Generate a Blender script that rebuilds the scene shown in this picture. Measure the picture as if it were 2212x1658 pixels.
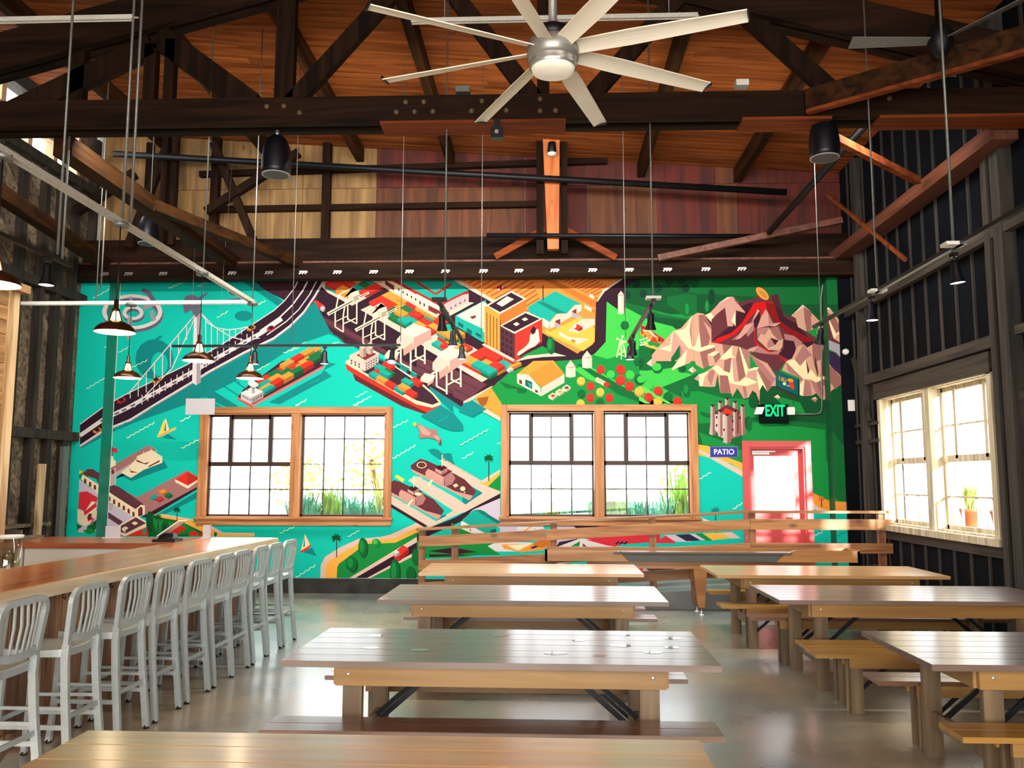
import bpy, bmesh, math, random
from mathutils import Vector, Matrix
random.seed(7)
for o in list(bpy.data.objects): bpy.data.objects.remove(o)
scene = bpy.context.scene
COL = scene.collection
R = math.radians

# ------------------------------------------------------------------ camera
cam_d = bpy.data.cameras.new('camera'); cam = bpy.data.objects.new('camera', cam_d); COL.objects.link(cam)
cam_d.sensor_width = 36.0; cam_d.lens = 1840 / 2212 * 36.0; cam_d.clip_start = .05; cam_d.clip_end = 300
yaw = math.atan(74 / 1840); pitch = math.atan(207 / math.hypot(1840, 74)); roll = R(0.1)
fw = Vector((-math.sin(yaw) * math.cos(pitch), math.cos(yaw) * math.cos(pitch), math.sin(pitch)))
rt = Vector((math.cos(yaw), math.sin(yaw), 0)); up = rt.cross(fw)
r2 = rt * math.cos(roll) + up * math.sin(roll); u2 = up * math.cos(roll) - rt * math.sin(roll)
m = Matrix((r2, u2, -fw)).transposed().to_4x4(); m.translation = (0, 0, 1.76)
cam.matrix_world = m
scene.camera = cam

# ------------------------------------------------------------------ world, sun, large lights, exposure
scene.view_settings.view_transform = 'Standard'; scene.view_settings.look = 'None'
scene.view_settings.gamma = 1; scene.view_settings.use_curve_mapping = False
scene.view_settings.exposure = 0.1
W = bpy.data.worlds.new('world'); scene.world = W; W.use_nodes = True
bg = W.node_tree.nodes['Background']; bg.inputs[0].default_value = (.93, .97, 1, 1); bg.inputs[1].default_value = 6.5
sd = bpy.data.lights.new('sun', 'SUN'); sd.energy = 16; sd.angle = R(3); sd.color = (1, .96, .9)
sun = bpy.data.objects.new('sun', sd); COL.objects.link(sun)
sun.rotation_euler = Vector((-.42, 1, -.26)).to_track_quat('-Z', 'Y').to_euler()
def area(name, loc, size, target, power, color=(1, 1, 1), portal=False):
    d = bpy.data.lights.new(name, 'AREA'); d.shape = 'RECTANGLE'; d.size = size[0]; d.size_y = size[1]
    d.energy = power; d.color = color
    if portal: d.cycles.is_portal = True
    o = bpy.data.objects.new(name, d); COL.objects.link(o); o.location = loc
    o.rotation_euler = (Vector(target) - Vector(loc)).to_track_quat('-Z', 'Y').to_euler(); return o
area('front_fill', (-.5, -3.5, 3.0), (9, 4), (-.8, 13, 3.0), 780, (1, .97, .92))  # added fill light behind the camera, no real source
area('ceiling_fill', (-1, -2.5, 1.2), (8, 1.6), (-1, 8, 7.2), 170, (1, .86, .7))  # added warm fill aimed up to brighten the roof timbers
area('end_wall_wash', (-1.2, 8.42, 5.44), (9.5, .1), (-1.2, 13.5, 2.0), 540, (1, .97, .92))  # added wash light for the mural, hidden behind the near truss chord
area('window_portal_a', (-4.0, 13.9, 1.95), (3.1, 1.9), (-4.0, 0, 1.9), 1, portal=True)
area('window_portal_b', (.84, 13.9, 1.95), (3.1, 1.9), (.84, 0, 1.9), 1, portal=True)
area('window_portal_c', (5.1, 10.7, 2.0), (3, 1.9), (0, 10.7, 2), 1, portal=True)

# ------------------------------------------------------------------ materials
def lin(c):
    if isinstance(c, str): c = tuple(int(c[i:i + 2], 16) for i in (0, 2, 4))
    f = lambda v: (v / 255) / 12.92 if v / 255 <= .04045 else ((v / 255 + .055) / 1.055) ** 2.4
    return tuple(f(v) for v in c) + (1,)
def newmat(name):
    mt = bpy.data.materials.new(name); mt.use_nodes = True
    return mt, mt.node_tree, mt.node_tree.nodes['Principled BSDF']
def link(nt, a, b): nt.links.new(a, b)
def plain(name, c, rough=.5, metal=0, noise=.12, nscale=6, emit=0, spec=.5, coat=0):
    mt, nt, b = newmat(name); N = nt.nodes
    b.inputs['Roughness'].default_value = rough; b.inputs['Metallic'].default_value = metal
    b.inputs['Specular IOR Level'].default_value = spec; b.inputs['Coat Weight'].default_value = coat
    tc = N.new('ShaderNodeTexCoord'); nz = N.new('ShaderNodeTexNoise'); nz.inputs['Scale'].default_value = nscale; nz.inputs['Detail'].default_value = 5
    link(nt, tc.outputs['Object'], nz.inputs['Vector'])
    rp = N.new('ShaderNodeValToRGB'); c = lin(c)
    rp.color_ramp.elements[0].position = .3; rp.color_ramp.elements[1].position = .7
    rp.color_ramp.elements[0].color = tuple(v * (1 - noise) for v in c[:3]) + (1,)
    rp.color_ramp.elements[1].color = tuple(min(1, v * (1 + noise)) for v in c[:3]) + (1,)
    link(nt, nz.outputs['Fac'], rp.inputs['Fac']); link(nt, rp.outputs['Color'], b.inputs['Base Color'])
    if emit:
        b.inputs['Emission Color'].default_value = c; b.inputs['Emission Strength'].default_value = emit
    return mt
def wood(name, c1, c2, axis=0, rough=.5, grain=14, rnd=.25, coat=0, knots=.0, bump=.15, spec=.5):
    mt, nt, b = newmat(name); N = nt.nodes
    b.inputs['Roughness'].default_value = rough; b.inputs['Specular IOR Level'].default_value = spec; b.inputs['Coat Weight'].default_value = coat; b.inputs['Coat Roughness'].default_value = .19
    tc = N.new('ShaderNodeTexCoord'); mp = N.new('ShaderNodeMapping'); oi = N.new('ShaderNodeObjectInfo')
    sc = [grain] * 3; sc[axis] = grain * .07; mp.inputs['Scale'].default_value = sc
    cv = N.new('ShaderNodeCombineXYZ'); ml = N.new('ShaderNodeMath'); ml.operation = 'MULTIPLY'; ml.inputs[1].default_value = 37
    link(nt, oi.outputs['Random'], ml.inputs[0])
    for k in range(3): link(nt, ml.outputs[0], cv.inputs[k])
    link(nt, cv.outputs[0], mp.inputs['Location']); link(nt, tc.outputs['Object'], mp.inputs['Vector'])
    nz = N.new('ShaderNodeTexNoise'); nz.inputs['Scale'].default_value = 1; nz.inputs['Detail'].default_value = 7; nz.inputs['Distortion'].default_value = .9
    link(nt, mp.outputs[0], nz.inputs['Vector'])
    rp = N.new('ShaderNodeValToRGB'); rp.color_ramp.elements[0].position = .34; rp.color_ramp.elements[1].position = .66
    rp.color_ramp.elements[0].color = lin(c1); rp.color_ramp.elements[1].color = lin(c2)
    link(nt, nz.outputs['Fac'], rp.inputs['Fac']); last = rp.outputs['Color']
    if knots:
        vo = N.new('ShaderNodeTexVoronoi'); m2 = N.new('ShaderNodeMapping'); s2 = [2.6] * 3; s2[axis] = 1.3; m2.inputs['Scale'].default_value = s2
        link(nt, tc.outputs['Object'], m2.inputs['Vector']); link(nt, cv.outputs[0], m2.inputs['Location']); link(nt, m2.outputs[0], vo.inputs['Vector']); vo.inputs['Scale'].default_value = 1.6
        kr = N.new('ShaderNodeValToRGB'); kr.color_ramp.elements[0].position = .05; kr.color_ramp.elements[1].position = .16
        kr.color_ramp.elements[0].color = (1 - knots,) * 3 + (1,); kr.color_ramp.elements[1].color = (1, 1, 1, 1)
        link(nt, vo.outputs['Distance'], kr.inputs['Fac'])
        mx = N.new('ShaderNodeMixRGB'); mx.blend_type = 'MULTIPLY'; mx.inputs[0].default_value = 1
        link(nt, last, mx.inputs[1]); link(nt, kr.outputs['Color'], mx.inputs[2]); last = mx.outputs[0]
    hs = N.new('ShaderNodeHueSaturation'); mr = N.new('ShaderNodeMapRange'); mr.inputs['To Min'].default_value = 1 - rnd; mr.inputs['To Max'].default_value = 1 + rnd
    link(nt, oi.outputs['Random'], mr.inputs['Value']); link(nt, mr.outputs[0], hs.inputs['Value']); link(nt, last, hs.inputs['Color'])
    link(nt, hs.outputs[0], b.inputs['Base Color'])
    bp = N.new('ShaderNodeBump'); bp.inputs['Strength'].default_value = bump; bp.inputs['Distance'].default_value = .004
    link(nt, nz.outputs['Fac'], bp.inputs['Height']); link(nt, bp.outputs[0], b.inputs['Normal'])
    return mt
def glassmat(name, tint=(1, 1, 1, 1), gl=.06):
    mt = bpy.data.materials.new(name); mt.use_nodes = True; nt = mt.node_tree; N = nt.nodes; N.clear()
    o = N.new('ShaderNodeOutputMaterial'); t = N.new('ShaderNodeBsdfTransparent'); t.inputs[0].default_value = tint
    g = N.new('ShaderNodeBsdfGlossy'); g.inputs['Roughness'].default_value = .02; mx = N.new('ShaderNodeMixShader'); mx.inputs[0].default_value = gl
    link(nt, t.outputs[0], mx.inputs[1]); link(nt, g.outputs[0], mx.inputs[2]); link(nt, mx.outputs[0], o.inputs[0]); return mt

M = {}
M['deck'] = wood('roof deck boards', '663212', '985424', 0, .7, 7, .14, spec=.15, knots=.25)
M['dark'] = wood('dark truss timber', '150d08', '2c1b0f', 0, .7, 10, .2, spec=.08)
M['darkv'] = wood('dark truss timber upright', '150d08', '2c1b0f', 2, .7, 10, .2, spec=.08)
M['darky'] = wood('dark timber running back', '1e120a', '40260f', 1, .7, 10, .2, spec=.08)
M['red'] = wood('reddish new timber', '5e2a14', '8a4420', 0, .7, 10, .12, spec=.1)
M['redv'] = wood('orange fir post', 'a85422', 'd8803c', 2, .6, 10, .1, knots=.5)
M['redy'] = wood('reddish eave timber', '4a2416', '74402a', 1, .6, 10, .12)
M['ply'] = wood('plywood', '745530', 'a8824e', 2, .7, 7, .12, knots=.5)
M['plyd'] = wood('brown plywood', '4c2610', '74401c', 2, .7, 7, .1, knots=.3)
M['plyr'] = wood('red brown plywood', '3e120a', '661e0e', 2, .7, 7, .08)
M['navy'] = plain('dark sheathing', '090c12', .85, spec=.1, noise=.5, nscale=2)
M['studr'] = wood('weathered stud', '1e1a16', '3c342b', 2, .8, 14, .25)
M['girt'] = wood('weathered girt', '241e18', '443a2f', 1, .8, 12, .2)
M['barn'] = wood('old grey brown board', '3c3226', '857258', 0, .85, 10, .35, knots=.4)
M['studl'] = wood('dark left stud', '17130f', '3a3024', 2, .85, 14, .3)
M['trim'] = wood('golden window trim', 'a0622c', 'd2915a', 0, .5, 12, .1, knots=.6)
M['trimv'] = wood('golden window trim upright', 'a0622c', 'd2915a', 2, .5, 12, .1, knots=.6)
M['muntin'] = plain('dark window bar', '3a2418', .5)
M['pale'] = wood('pale window wood', 'a89878', 'e0d2b4', 2, .6, 14, .1)
M['rail'] = wood('rail fir board', '7a4822', 'b07c48', 0, .5, 12, .15, knots=.6)
M['railv'] = wood('rail fir post', '6a3e20', 'a06c40', 2, .5, 12, .15, knots=.4)
M['top'] = wood('table top walnut stain', '6a5446', '7e685a', 0, .42, 9, .06, coat=.5, knots=.15, bump=.05)
M['topl'] = wood('table top honey', 'c09058', 'd4a870', 0, .34, 9, .04, coat=.85, knots=.2, bump=.04)
M['game'] = wood('game table oak', '8a5a2e', 'a8743e', 0, .4, 9, .06, coat=.2)
M['apron'] = wood('table apron oak', '8e6632', 'b08448', 0, .45, 6, .1, coat=.2)
M['tleg'] = wood('table leg', '5e4a34', '8f7656', 2, .5, 12, .12, coat=.1)
M['bench'] = wood('bench top', '704c36', '8a6248', 0, .36, 9, .07, coat=.45, knots=.3, bump=.05)
M['bencho'] = wood('bench top honey', 'a07432', 'b6883f', 0, .4, 9, .07, coat=.4, knots=.3, bump=.05)
M['bartop'] = wood('bar top cherry', 'b8581c', 'e0883c', 1, .26, 7, .04, coat=.55, bump=.03)
M['baredge'] = wood('bar live edge maple', 'e0c090', 'fbeed2', 1, .35, 7, .05)
M['barx'] = wood('return counter wood', '7e3a20', 'a85e38', 0, .3, 8, .05, coat=.3)
M['barb'] = wood('rustic bar board', '6e4c38', 'b48c68', 2, .8, 11, .32, knots=.5)
M['plank'] = wood('partition plank', '8a6238', 'bf9460', 1, .7, 8, .25, knots=.5)
M['postl'] = wood('light corner post', 'a07c50', 'd6b88c', 2, .7, 10, .1)
M['alu'] = plain('brushed aluminium', 'bcc6c6', .42, .5, noise=.06, nscale=30)
M['galv'] = plain('galvanised steel', '7e807a', .5, .6, noise=.15, nscale=40)
M['strut'] = plain('bright slotted strut steel', 'd6d4c8', .45, .25, noise=.1, nscale=40)
M['steel'] = plain('bright steel', 'd8d8d4', .3, .8, noise=.05)
M['black'] = plain('black metal', '0c0e12', .45, .3, noise=.2)
M['blackp'] = plain('black plastic', '080c14', .4, 0, noise=.2)
M['grille'] = plain('speaker grille', '4a4a4c', .6, .2, noise=.2, nscale=200)
M['ring'] = plain('grey ring', '9a9a98', .4)
M['blade'] = plain('fan blade', 'f2e8d2', .4, 0, noise=.04)
M['motor'] = plain('fan motor grey', '98958c', .35, .5, noise=.06)
M['white'] = plain('white paint', 'e6e2da', .5, noise=.03)
M['panelw'] = plain('off white panel', 'dcdcd2', .45, noise=.02)
M['foam'] = plain('light grey board', 'b9b6b9', .6, noise=.02)
M['doorred'] = plain('red door paint', 'd2504e', .35, noise=.03)
M['concd'] = plain('dark concrete curb', '2a2924', .8, noise=.5, nscale=5)
M['conc'] = plain('ramp concrete', '8c8f8c', .35, noise=.15, nscale=4)
M['bronze'] = plain('dark bronze shade', '4a2a14', .3, .7, noise=.3, nscale=12)
M['shadein'] = plain('white enamel inside', 'fff4e0', .4, emit=1.3)  # emission stands in for bulb light on the lining
M['glow'] = plain('warm bulb', 'ffd68a', .4, emit=9)
M['lens'] = plain('lit lamp lens', 'fff6e6', .4, emit=5)
M['exitg'] = plain('exit green', '06d070', .6, emit=1.0, spec=.1)
M['exitb'] = plain('exit box', '03150f', .8, spec=.1)
M['blue'] = plain('patio blue', '0a1c96', .4, noise=.04)
M['glass'] = glassmat('window glass')
M['clear'] = glassmat('clear jar', (.86, .84, .76, 1), .15)
M['greyp'] = plain('grey cradle panel', '4c4a44', .6, noise=.1)
M['bolt'] = plain('bolt head', 'd8d2c4', .3, .6)
M['bolt2'] = plain('rusty bolt head', '7a6048', .5, .5)
M['carp'] = plain('blue grey car paint', '3c7a8c', .3)
M['pot'] = plain('terracotta', 'b0603a', .7)
M['grass'] = plain('blue green grass', '5aa88c', .6, noise=.5, nscale=3)
M['grassy'] = plain('bright green leaf', '8fbc50', .6, noise=.4, nscale=3)
M['leafy'] = plain('olive leaf', 'c4c878', .6, noise=.4, nscale=3)
M['ground'] = plain('pale outdoor ground', 'cfcabc', .8, noise=.1, nscale=1)
M['soil'] = plain('planting soil', '6b5a44', .9)
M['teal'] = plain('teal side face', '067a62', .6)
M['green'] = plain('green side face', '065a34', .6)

def floor_mat():
    mt, nt, b = newmat('polished concrete floor'); N = nt.nodes
    tc = N.new('ShaderNodeTexCoord'); n1 = N.new('ShaderNodeTexNoise'); n1.inputs['Scale'].default_value = .55; n1.inputs['Detail'].default_value = 6
    n2 = N.new('ShaderNodeTexNoise'); n2.inputs['Scale'].default_value = 2; n2.inputs['Detail'].default_value = 4
    link(nt, tc.outputs['Object'], n1.inputs['Vector']); link(nt, tc.outputs['Object'], n2.inputs['Vector'])
    rp = N.new('ShaderNodeValToRGB'); rp.color_ramp.elements[0].position = .4; rp.color_ramp.elements[1].position = .6
    rp.color_ramp.elements[0].color = lin('8a9290'); rp.color_ramp.elements[1].color = lin('b0a084')
    link(nt, n1.outputs['Fac'], rp.inputs['Fac'])
    r2_ = N.new('ShaderNodeValToRGB'); r2_.color_ramp.elements[0].position = .3; r2_.color_ramp.elements[0].color = (.72, .72, .72, 1); r2_.color_ramp.elements[1].position = .75; r2_.color_ramp.elements[1].color = (1.08, 1.08, 1.08, 1)
    link(nt, n2.outputs['Fac'], r2_.inputs['Fac']); mx = N.new('ShaderNodeMixRGB'); mx.blend_type = 'MULTIPLY'; mx.inputs[0].default_value = 1
    link(nt, rp.outputs[0], mx.inputs[1]); link(nt, r2_.outputs[0], mx.inputs[2]); link(nt, mx.outputs[0], b.inputs['Base Color'])
    mr = N.new('ShaderNodeMapRange'); mr.inputs['To Min'].default_value = .24; mr.inputs['To Max'].default_value = .32; link(nt, n2.outputs['Fac'], mr.inputs['Value']); link(nt, mr.outputs[0], b.inputs['Roughness'])
    b.inputs['Coat Weight'].default_value = .45; b.inputs['Coat Roughness'].default_value = .2
    return mt
M['floor'] = floor_mat()

# ------------------------------------------------------------------ mesh builder
class MB:
    def __init__(s): s.v = []; s.f = []; s.smooth = set()
    def box(s, x0, x1, y0, y1, z0, z1):
        n = len(s.v)
        s.v += [(x, y, z) for z in (z0, z1) for y in (y0, y1) for x in (x0, x1)]
        s.f += [tuple(n + i for i in q) for q in ((0, 2, 3, 1), (4, 5, 7, 6), (0, 1, 5, 4), (2, 6, 7, 3), (0, 4, 6, 2), (1, 3, 7, 5))]
        return s
    def hexa(s, pts):      # 8 points: bottom 4 then top 4 (ring order)
        n = len(s.v); s.v += [tuple(p) for p in pts]
        s.f += [tuple(n + i for i in q) for q in ((3, 2, 1, 0), (4, 5, 6, 7), (0, 1, 5, 4), (1, 2, 6, 5), (2, 3, 7, 6), (3, 0, 4, 7))]
        return s
    def beam(s, p, q, w, h, upv=(0, 0, 1)):
        p = Vector(p); q = Vector(q); d = (q - p).normalized(); u = Vector(upv)
        if abs(d.dot(u)) > .98: u = Vector((0, 1, 0))
        a = d.cross(u).normalized(); b = a.cross(d).normalized(); a *= w / 2; b *= h / 2
        return s.hexa([p - a - b, p + a - b, q + a - b, q - a - b, p - a + b, p + a + b, q + a + b, q - a + b])
    def prism(s, poly, vec):
        n = len(s.v); k = len(poly); vec = Vector(vec)
        s.v += [tuple(p) for p in poly] + [tuple(Vector(p) + vec) for p in poly]
        s.f.append(tuple(n + i for i in range(k))[::-1]); s.f.append(tuple(n + k + i for i in range(k)))
        for i in range(k): j = (i + 1) % k; s.f.append((n + i, n + j, n + k + j, n + k + i))
        return s
    def sweep(s, pts, w, h=None, n=4, upv=(0, 0, 1), round_=False, closed=False):
        pts = [Vector(p) for p in pts]; h = h or w; n0 = len(s.v); K = len(pts)
        for i, p in enumerate(pts):
            a_ = pts[(i - 1) % K if closed else max(i - 1, 0)]; b_ = pts[(i + 1) % K if closed else min(i + 1, K - 1)]
            d = (b_ - a_).normalized(); u = Vector(upv)
            if abs(d.dot(u)) > .98: u = Vector((0, 1, 0)) if abs(d.y) < .9 else Vector((1, 0, 0))
            a = d.cross(u).normalized(); b = a.cross(d).normalized()
            for k in range(n):
                t = 2 * math.pi * (k + .5) / n; r = 1 if round_ or n > 4 else 1.4142
                s.v.append(tuple(p + a * math.cos(t) * w / 2 * r + b * math.sin(t) * h / 2 * r))
        for i in range(K if closed else K - 1):
            j = (i + 1) % K
            for k in range(n):
                l = (k + 1) % n; s.f.append((n0 + i * n + k, n0 + i * n + l, n0 + j * n + l, n0 + j * n + k))
                if n > 4: s.smooth.add(len(s.f) - 1)
        if not closed:
            s.f.append(tuple(n0 + k for k in range(n))[::-1]); s.f.append(tuple(n0 + (K - 1) * n + k for k in range(n)))
        return s
    def tube(s, pts, r, n=8): return s.sweep(pts, 2 * r, 2 * r, n, round_=True)
    def lathe(s, prof, c=(0, 0, 0), n=24, axis='z', cap=True):
        n0 = len(s.v); c = Vector(c)
        for r, z in prof:
            for k in range(n):
                t = 2 * math.pi * k / n; x, y = r * math.cos(t), r * math.sin(t)
                s.v.append(tuple(c + (Vector((x, y, z)) if axis == 'z' else Vector((x, z, y)) if axis == 'y' else Vector((z, x, y)))))
        for i in range(len(prof) - 1):
            for k in range(n):
                l = (k + 1) % n; s.f.append((n0 + i * n + k, n0 + i * n + l, n0 + (i + 1) * n + l, n0 + (i + 1) * n + k)); s.smooth.add(len(s.f) - 1)
        if cap:
            s.f.append(tuple(n0 + k for k in range(n))[::-1]); s.f.append(tuple(n0 + (len(prof) - 1) * n + k for k in range(n)))
        return s
    def build(s, name, mat, parent=None, bevel=0, off=None, keep=False):
        me = bpy.data.meshes.new(name)
        o = bpy.data.objects.new(name, me); COL.objects.link(o)
        sh = Vector((0, 0, 0))
        if off is not None: sh = Vector(off)
        elif parent is None and not keep:
            xs, ys, zs = zip(*s.v); sh = Vector(((min(xs) + max(xs)) / 2, (min(ys) + max(ys)) / 2, min(zs))); o.location = sh
        elif parent is not None and parent.get('_world'):
            pr = parent
            while pr: sh = sh + pr.location; pr = pr.parent
        me.from_pydata([tuple(Vector(v) - sh) for v in s.v], [], s.f)
        me.materials.append(M[mat] if isinstance(mat, str) else mat)
        bm = bmesh.new(); bm.from_mesh(me); bmesh.ops.recalc_face_normals(bm, faces=bm.faces)
        if bevel:
            es = [e for e in bm.edges if len(e.link_faces) == 2 and e.calc_face_angle(0) > .6]
            bmesh.ops.bevel(bm, geom=es, offset=bevel, segments=2, affect='EDGES')
        bm.to_mesh(me); bm.free()
        if s.smooth and not bevel:
            for i in s.smooth:
                if i < len(me.polygons): me.polygons[i].use_smooth = True
        if parent is not None:
            o.parent = parent
            if parent.get('_world'): o['_world'] = 1
        else: o['_world'] = 1
        return o
def box(name, mat, x0, x1, y0, y1, z0, z1, parent=None, bevel=0): return MB().box(x0, x1, y0, y1, z0, z1).build(name, mat, parent, bevel)
def beam(name, mat, p, q, w, h, parent=None, upv=(0, 0, 1)): return MB().beam(p, q, w, h, upv).build(name, mat, parent)
def thing(name, label, cat, loc=(0, 0, 0), rz=0, group=None, world=True):
    o = bpy.data.objects.new(name, None); COL.objects.link(o); o.location = loc; o.rotation_euler = (0, 0, rz); o.empty_display_size = .1
    o['label'] = label; o['category'] = cat
    if group: o['group'] = group
    if world: o['_world'] = 1
    return o
def tag(o, label, cat, group=None, kind=None):
    o['label'] = label; o['category'] = cat
    if group: o['group'] = group
    if kind: o['kind'] = kind
    return o
def struct(o): o['kind'] = 'structure'; return o
def copy_tree(o, parent=None):
    c = o.copy(); COL.objects.link(c)
    if parent is not None: c.parent = parent
    for ch in list(o.children): copy_tree(ch, c)
    return c
# ================================================================== THE MURAL, drawn flat: every outline is one painted area
polys=[]  # painted areas as (colour, outline), outlines measured on the flat wall
CR={'P':(0,0,1.),'A':(160,580,4.606),'B':(500,580,4.606),'C':(900,580,4.606),'D':(1340,580,4.252),'E':(150,860,5.18),'F':(550,860,3.948),'G':(1050,860,4.422),'H':(1480,850,4.252),'I':(1580,560,6.909),'J':(1380,600,9.2125),'K':(1380,740,9.2125),'L':(1560,740,7.37),'M':(840,860,8.288),'N':(880,1110,3.3515),'O':(860,1080,3.16)}
cur='P'
def S(c):
    global cur; cur=c
def g(x,y):
    a,b,s=CR[cur]; return (a+x/s,b+y/s)
PAINT=dict(T=(5,196,174),TS=(4,132,128),TM=(4,170,155),TD=(0,95,88),DK=(46,20,36),PM=(98,52,62),PL=(60,30,42),CR=(246,226,188),WH=(226,216,212),GY=(165,155,162),GG=(105,98,116),RD=(226,48,34),RM=(215,45,60),RB=(180,25,30),OR=(240,150,55),OD=(205,110,40),FD=(240,140,60),FR=(185,65,30),GN=(14,138,58),GM=(6,100,44),GD=(3,78,36),GDD=(2,55,34),GL=(62,190,72),GX=(90,205,90),RK=(150,96,88),RT=(205,158,130),RC=(250,222,172),RX=(98,44,50),RDk=(58,18,34),SD=(250,178,68),PK=(226,192,172),CT=(15,165,145),CG=(20,112,60),NV=(50,30,62),LV=(205,190,205),LR=(205,10,10),LD=(130,12,16),YL=(250,215,80),SH=(170,115,110),SHL=(205,150,135),DKR=(120,40,40),CS=(190,170,165),DT=(10,90,90),WV=(215,245,205),RS=(240,110,110))
def p(c,*pts): polys.append((PAINT[c] if isinstance(c,str) else c,[g(*q) for q in pts]))
def s(c,st):
    v=[float(t) for t in st.replace(',',' ').split()]
    p(c,*zip(v[::2],v[1::2]))
def sh(c,k):
    c=PAINT[c] if isinstance(c,str) else c
    return tuple(int(v*k) for v in c)
def line(c,w,*pts):
    for i in range(len(pts)-1):
        (x1,y1),(x2,y2)=pts[i],pts[i+1]
        L=math.hypot(x2-x1,y2-y1) or 1; nx,ny=-(y2-y1)/L*w/2,(x2-x1)/L*w/2
        p(c,(x1+nx,y1+ny),(x2+nx,y2+ny),(x2-nx,y2-ny),(x1-nx,y1-ny))
def strip(c,w,*pts):
    up=[];dn=[]
    n=len(pts)
    for i,(x,y) in enumerate(pts):
        a=pts[max(0,i-1)];b=pts[min(n-1,i+1)]
        L=math.hypot(b[0]-a[0],b[1]-a[1]) or 1
        nx,ny=-(b[1]-a[1])/L*w/2,(b[0]-a[0])/L*w/2
        up.append((x+nx,y+ny));dn.append((x-nx,y-ny))
    p(c,*(up+dn[::-1]))
def wave(x1,y1,x2,y2,w=9,c='WV'):
    L=math.hypot(x2-x1,y2-y1)*4.6/CR[cur][2]; n=max(4,int(L/26))
    pts=[];nx,ny=-(y2-y1),(x2-x1);l=math.hypot(nx,ny)
    for i in range(n+1):
        t=i/n;o=(1 if i%2 else -1)*w*.55
        pts.append((x1+(x2-x1)*t+nx/l*o,y1+(y2-y1)*t+ny/l*o))
    strip(c,w*.75,*pts)
def el(c,cx,cy,rx,ry,n=16,rot=0):
    cr,sr=math.cos(math.radians(rot)),math.sin(math.radians(rot))
    p(c,*[(cx+rx*math.cos(a)*cr-ry*math.sin(a)*sr,cy+rx*math.cos(a)*sr+ry*math.sin(a)*cr) for a in [2*math.pi*i/n for i in range(n)]])
def iso(x,y,a,b,h,c,kt=1,kl=.85,kr=.68):
    A=(x,y);B=(x+a[0],y+a[1]);Cc=(x+a[0]+b[0],y+a[1]+b[1]);Dd=(x+b[0],y+b[1])
    p(sh(c,kt),A,B,Cc,Dd)
    p(sh(c,kl),A,Dd,(Dd[0],Dd[1]+h),(A[0],A[1]+h))
    p(sh(c,kr),Dd,Cc,(Cc[0],Cc[1]+h),(Dd[0],Dd[1]+h))
def car(x,y,c,d=1,k=1):
    iso(x,y,(34*k,-19*k*d),(20*k,10*k),12*k,c); iso(x+8*k,y-8*k,(18*k,-10*k*d),(16*k,8*k),8*k,'DK')
def tree(x,y,r,h=0,c='GM',c2='GN'):
    el(sh(c,.75),x+r*.3,y+r*.25,r,r+h); el(c,x,y,r,r+h); el(c2,x-r*.2,y-r*.2,r*.55,r*.6+h*.7)
def palm(x,y,h,r=38,c='GD'):
    line('RDk',8,(x,y),(x,y+h))
    for a in (-150,-110,-70,-30,10,40,140,170,195):
        ca,sa=math.cos(math.radians(a)),math.sin(math.radians(a))
        p(c,(x-sa*6,y+ca*6),(x+ca*r*.6-sa*7,y+sa*r*.6+ca*7),(x+ca*r,y+sa*r+r*.2),(x+ca*r*.6+sa*7,y+sa*r*.6-ca*7),(x+sa*6,y-ca*6))
# ---------- base
S('P')
s('T','150 560 1900 560 1900 1300 130 1300')
# ---------- green land right
s('GN','1360 570 1900 560 1900 1085 1790 1070 1700 1040 1600 1012 1505 966 1505 900 1400 880 1120 870 1062 858 1090 800 1200 760 1290 745 1330 640')
s('GL','1300 640 1400 690 1480 730 1470 800 1420 880 1500 900 1505 870 1250 872 1200 850 1150 780 1290 750')
S('D')
s('GD','0 150 80 -20 2160 -40 2160 560 1200 400 460 420 0 300')
s('GM','330 -20 2080 -40 2080 330 1500 330 1300 260 700 230 300 170')
s('GM','0 300 120 330 380 420 720 480 700 560 0 400')
s('GD','60 420 300 440 700 490 780 430 1100 470 1100 600 540 560')
s('GL','0 330 280 480 480 530 560 600 400 700 300 700 0 620')
for x,y in ((100,230),(180,180),(240,120),(330,120),(160,250),(300,230),(420,170),(470,220),(520,140),(560,200),(620,110),(680,130),(380,260),(400,90),(250,300),(700,90),(120,180),(500,90)): el('GD',x,y,42,46,12)
for x,y in ((60,240),(150,140),(210,230),(350,180),(450,120),(600,180),(560,110)): el('GDD',x,y,36,40,12)
s('GM','430 260 600 230 760 250 900 300 880 380 600 440 430 330')
s('GD','700 250 900 240 960 400 700 440')
for x,y in ((612,370),(795,345)): el('GN',x,y,17,52)
el('GDD',838,260,30,75); el('GDD',1640,480,30,70)
# lower hills
s('GM','180 700 480 700 520 900 300 940 100 930 0 900 40 800')
s('GL','0 960 300 930 480 940 620 960 720 1000 560 1060 380 1090 300 1060 0 960')
s('GM','380 1090 700 960 900 1010 1400 1100 1900 1100 1900 1330 1500 1400 1200 1500 750 1350 700 1250 440 1120')
s('GN','560 1130 800 1120 1200 1150 1400 1260 1300 1360 1000 1380 700 1300 580 1250')
s('GD','1180 1040 1480 1020 2100 1000 2100 1700 1900 1700 1700 1420 1400 1400 1180 1250')
s('GN','1480 1180 1650 1230 1700 1330 1560 1330 1440 1200')
s('GM','700 1420 1500 1400 1900 1420 2100 1700 2100 2100 1780 2000 1500 1660 700 1660')
s('GN','720 1500 880 1560 1100 1640 760 1620')
s('GN','1100 1400 1400 1420 1880 1480 1900 2000 1780 1900 1750 1600 1120 1580')
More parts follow.
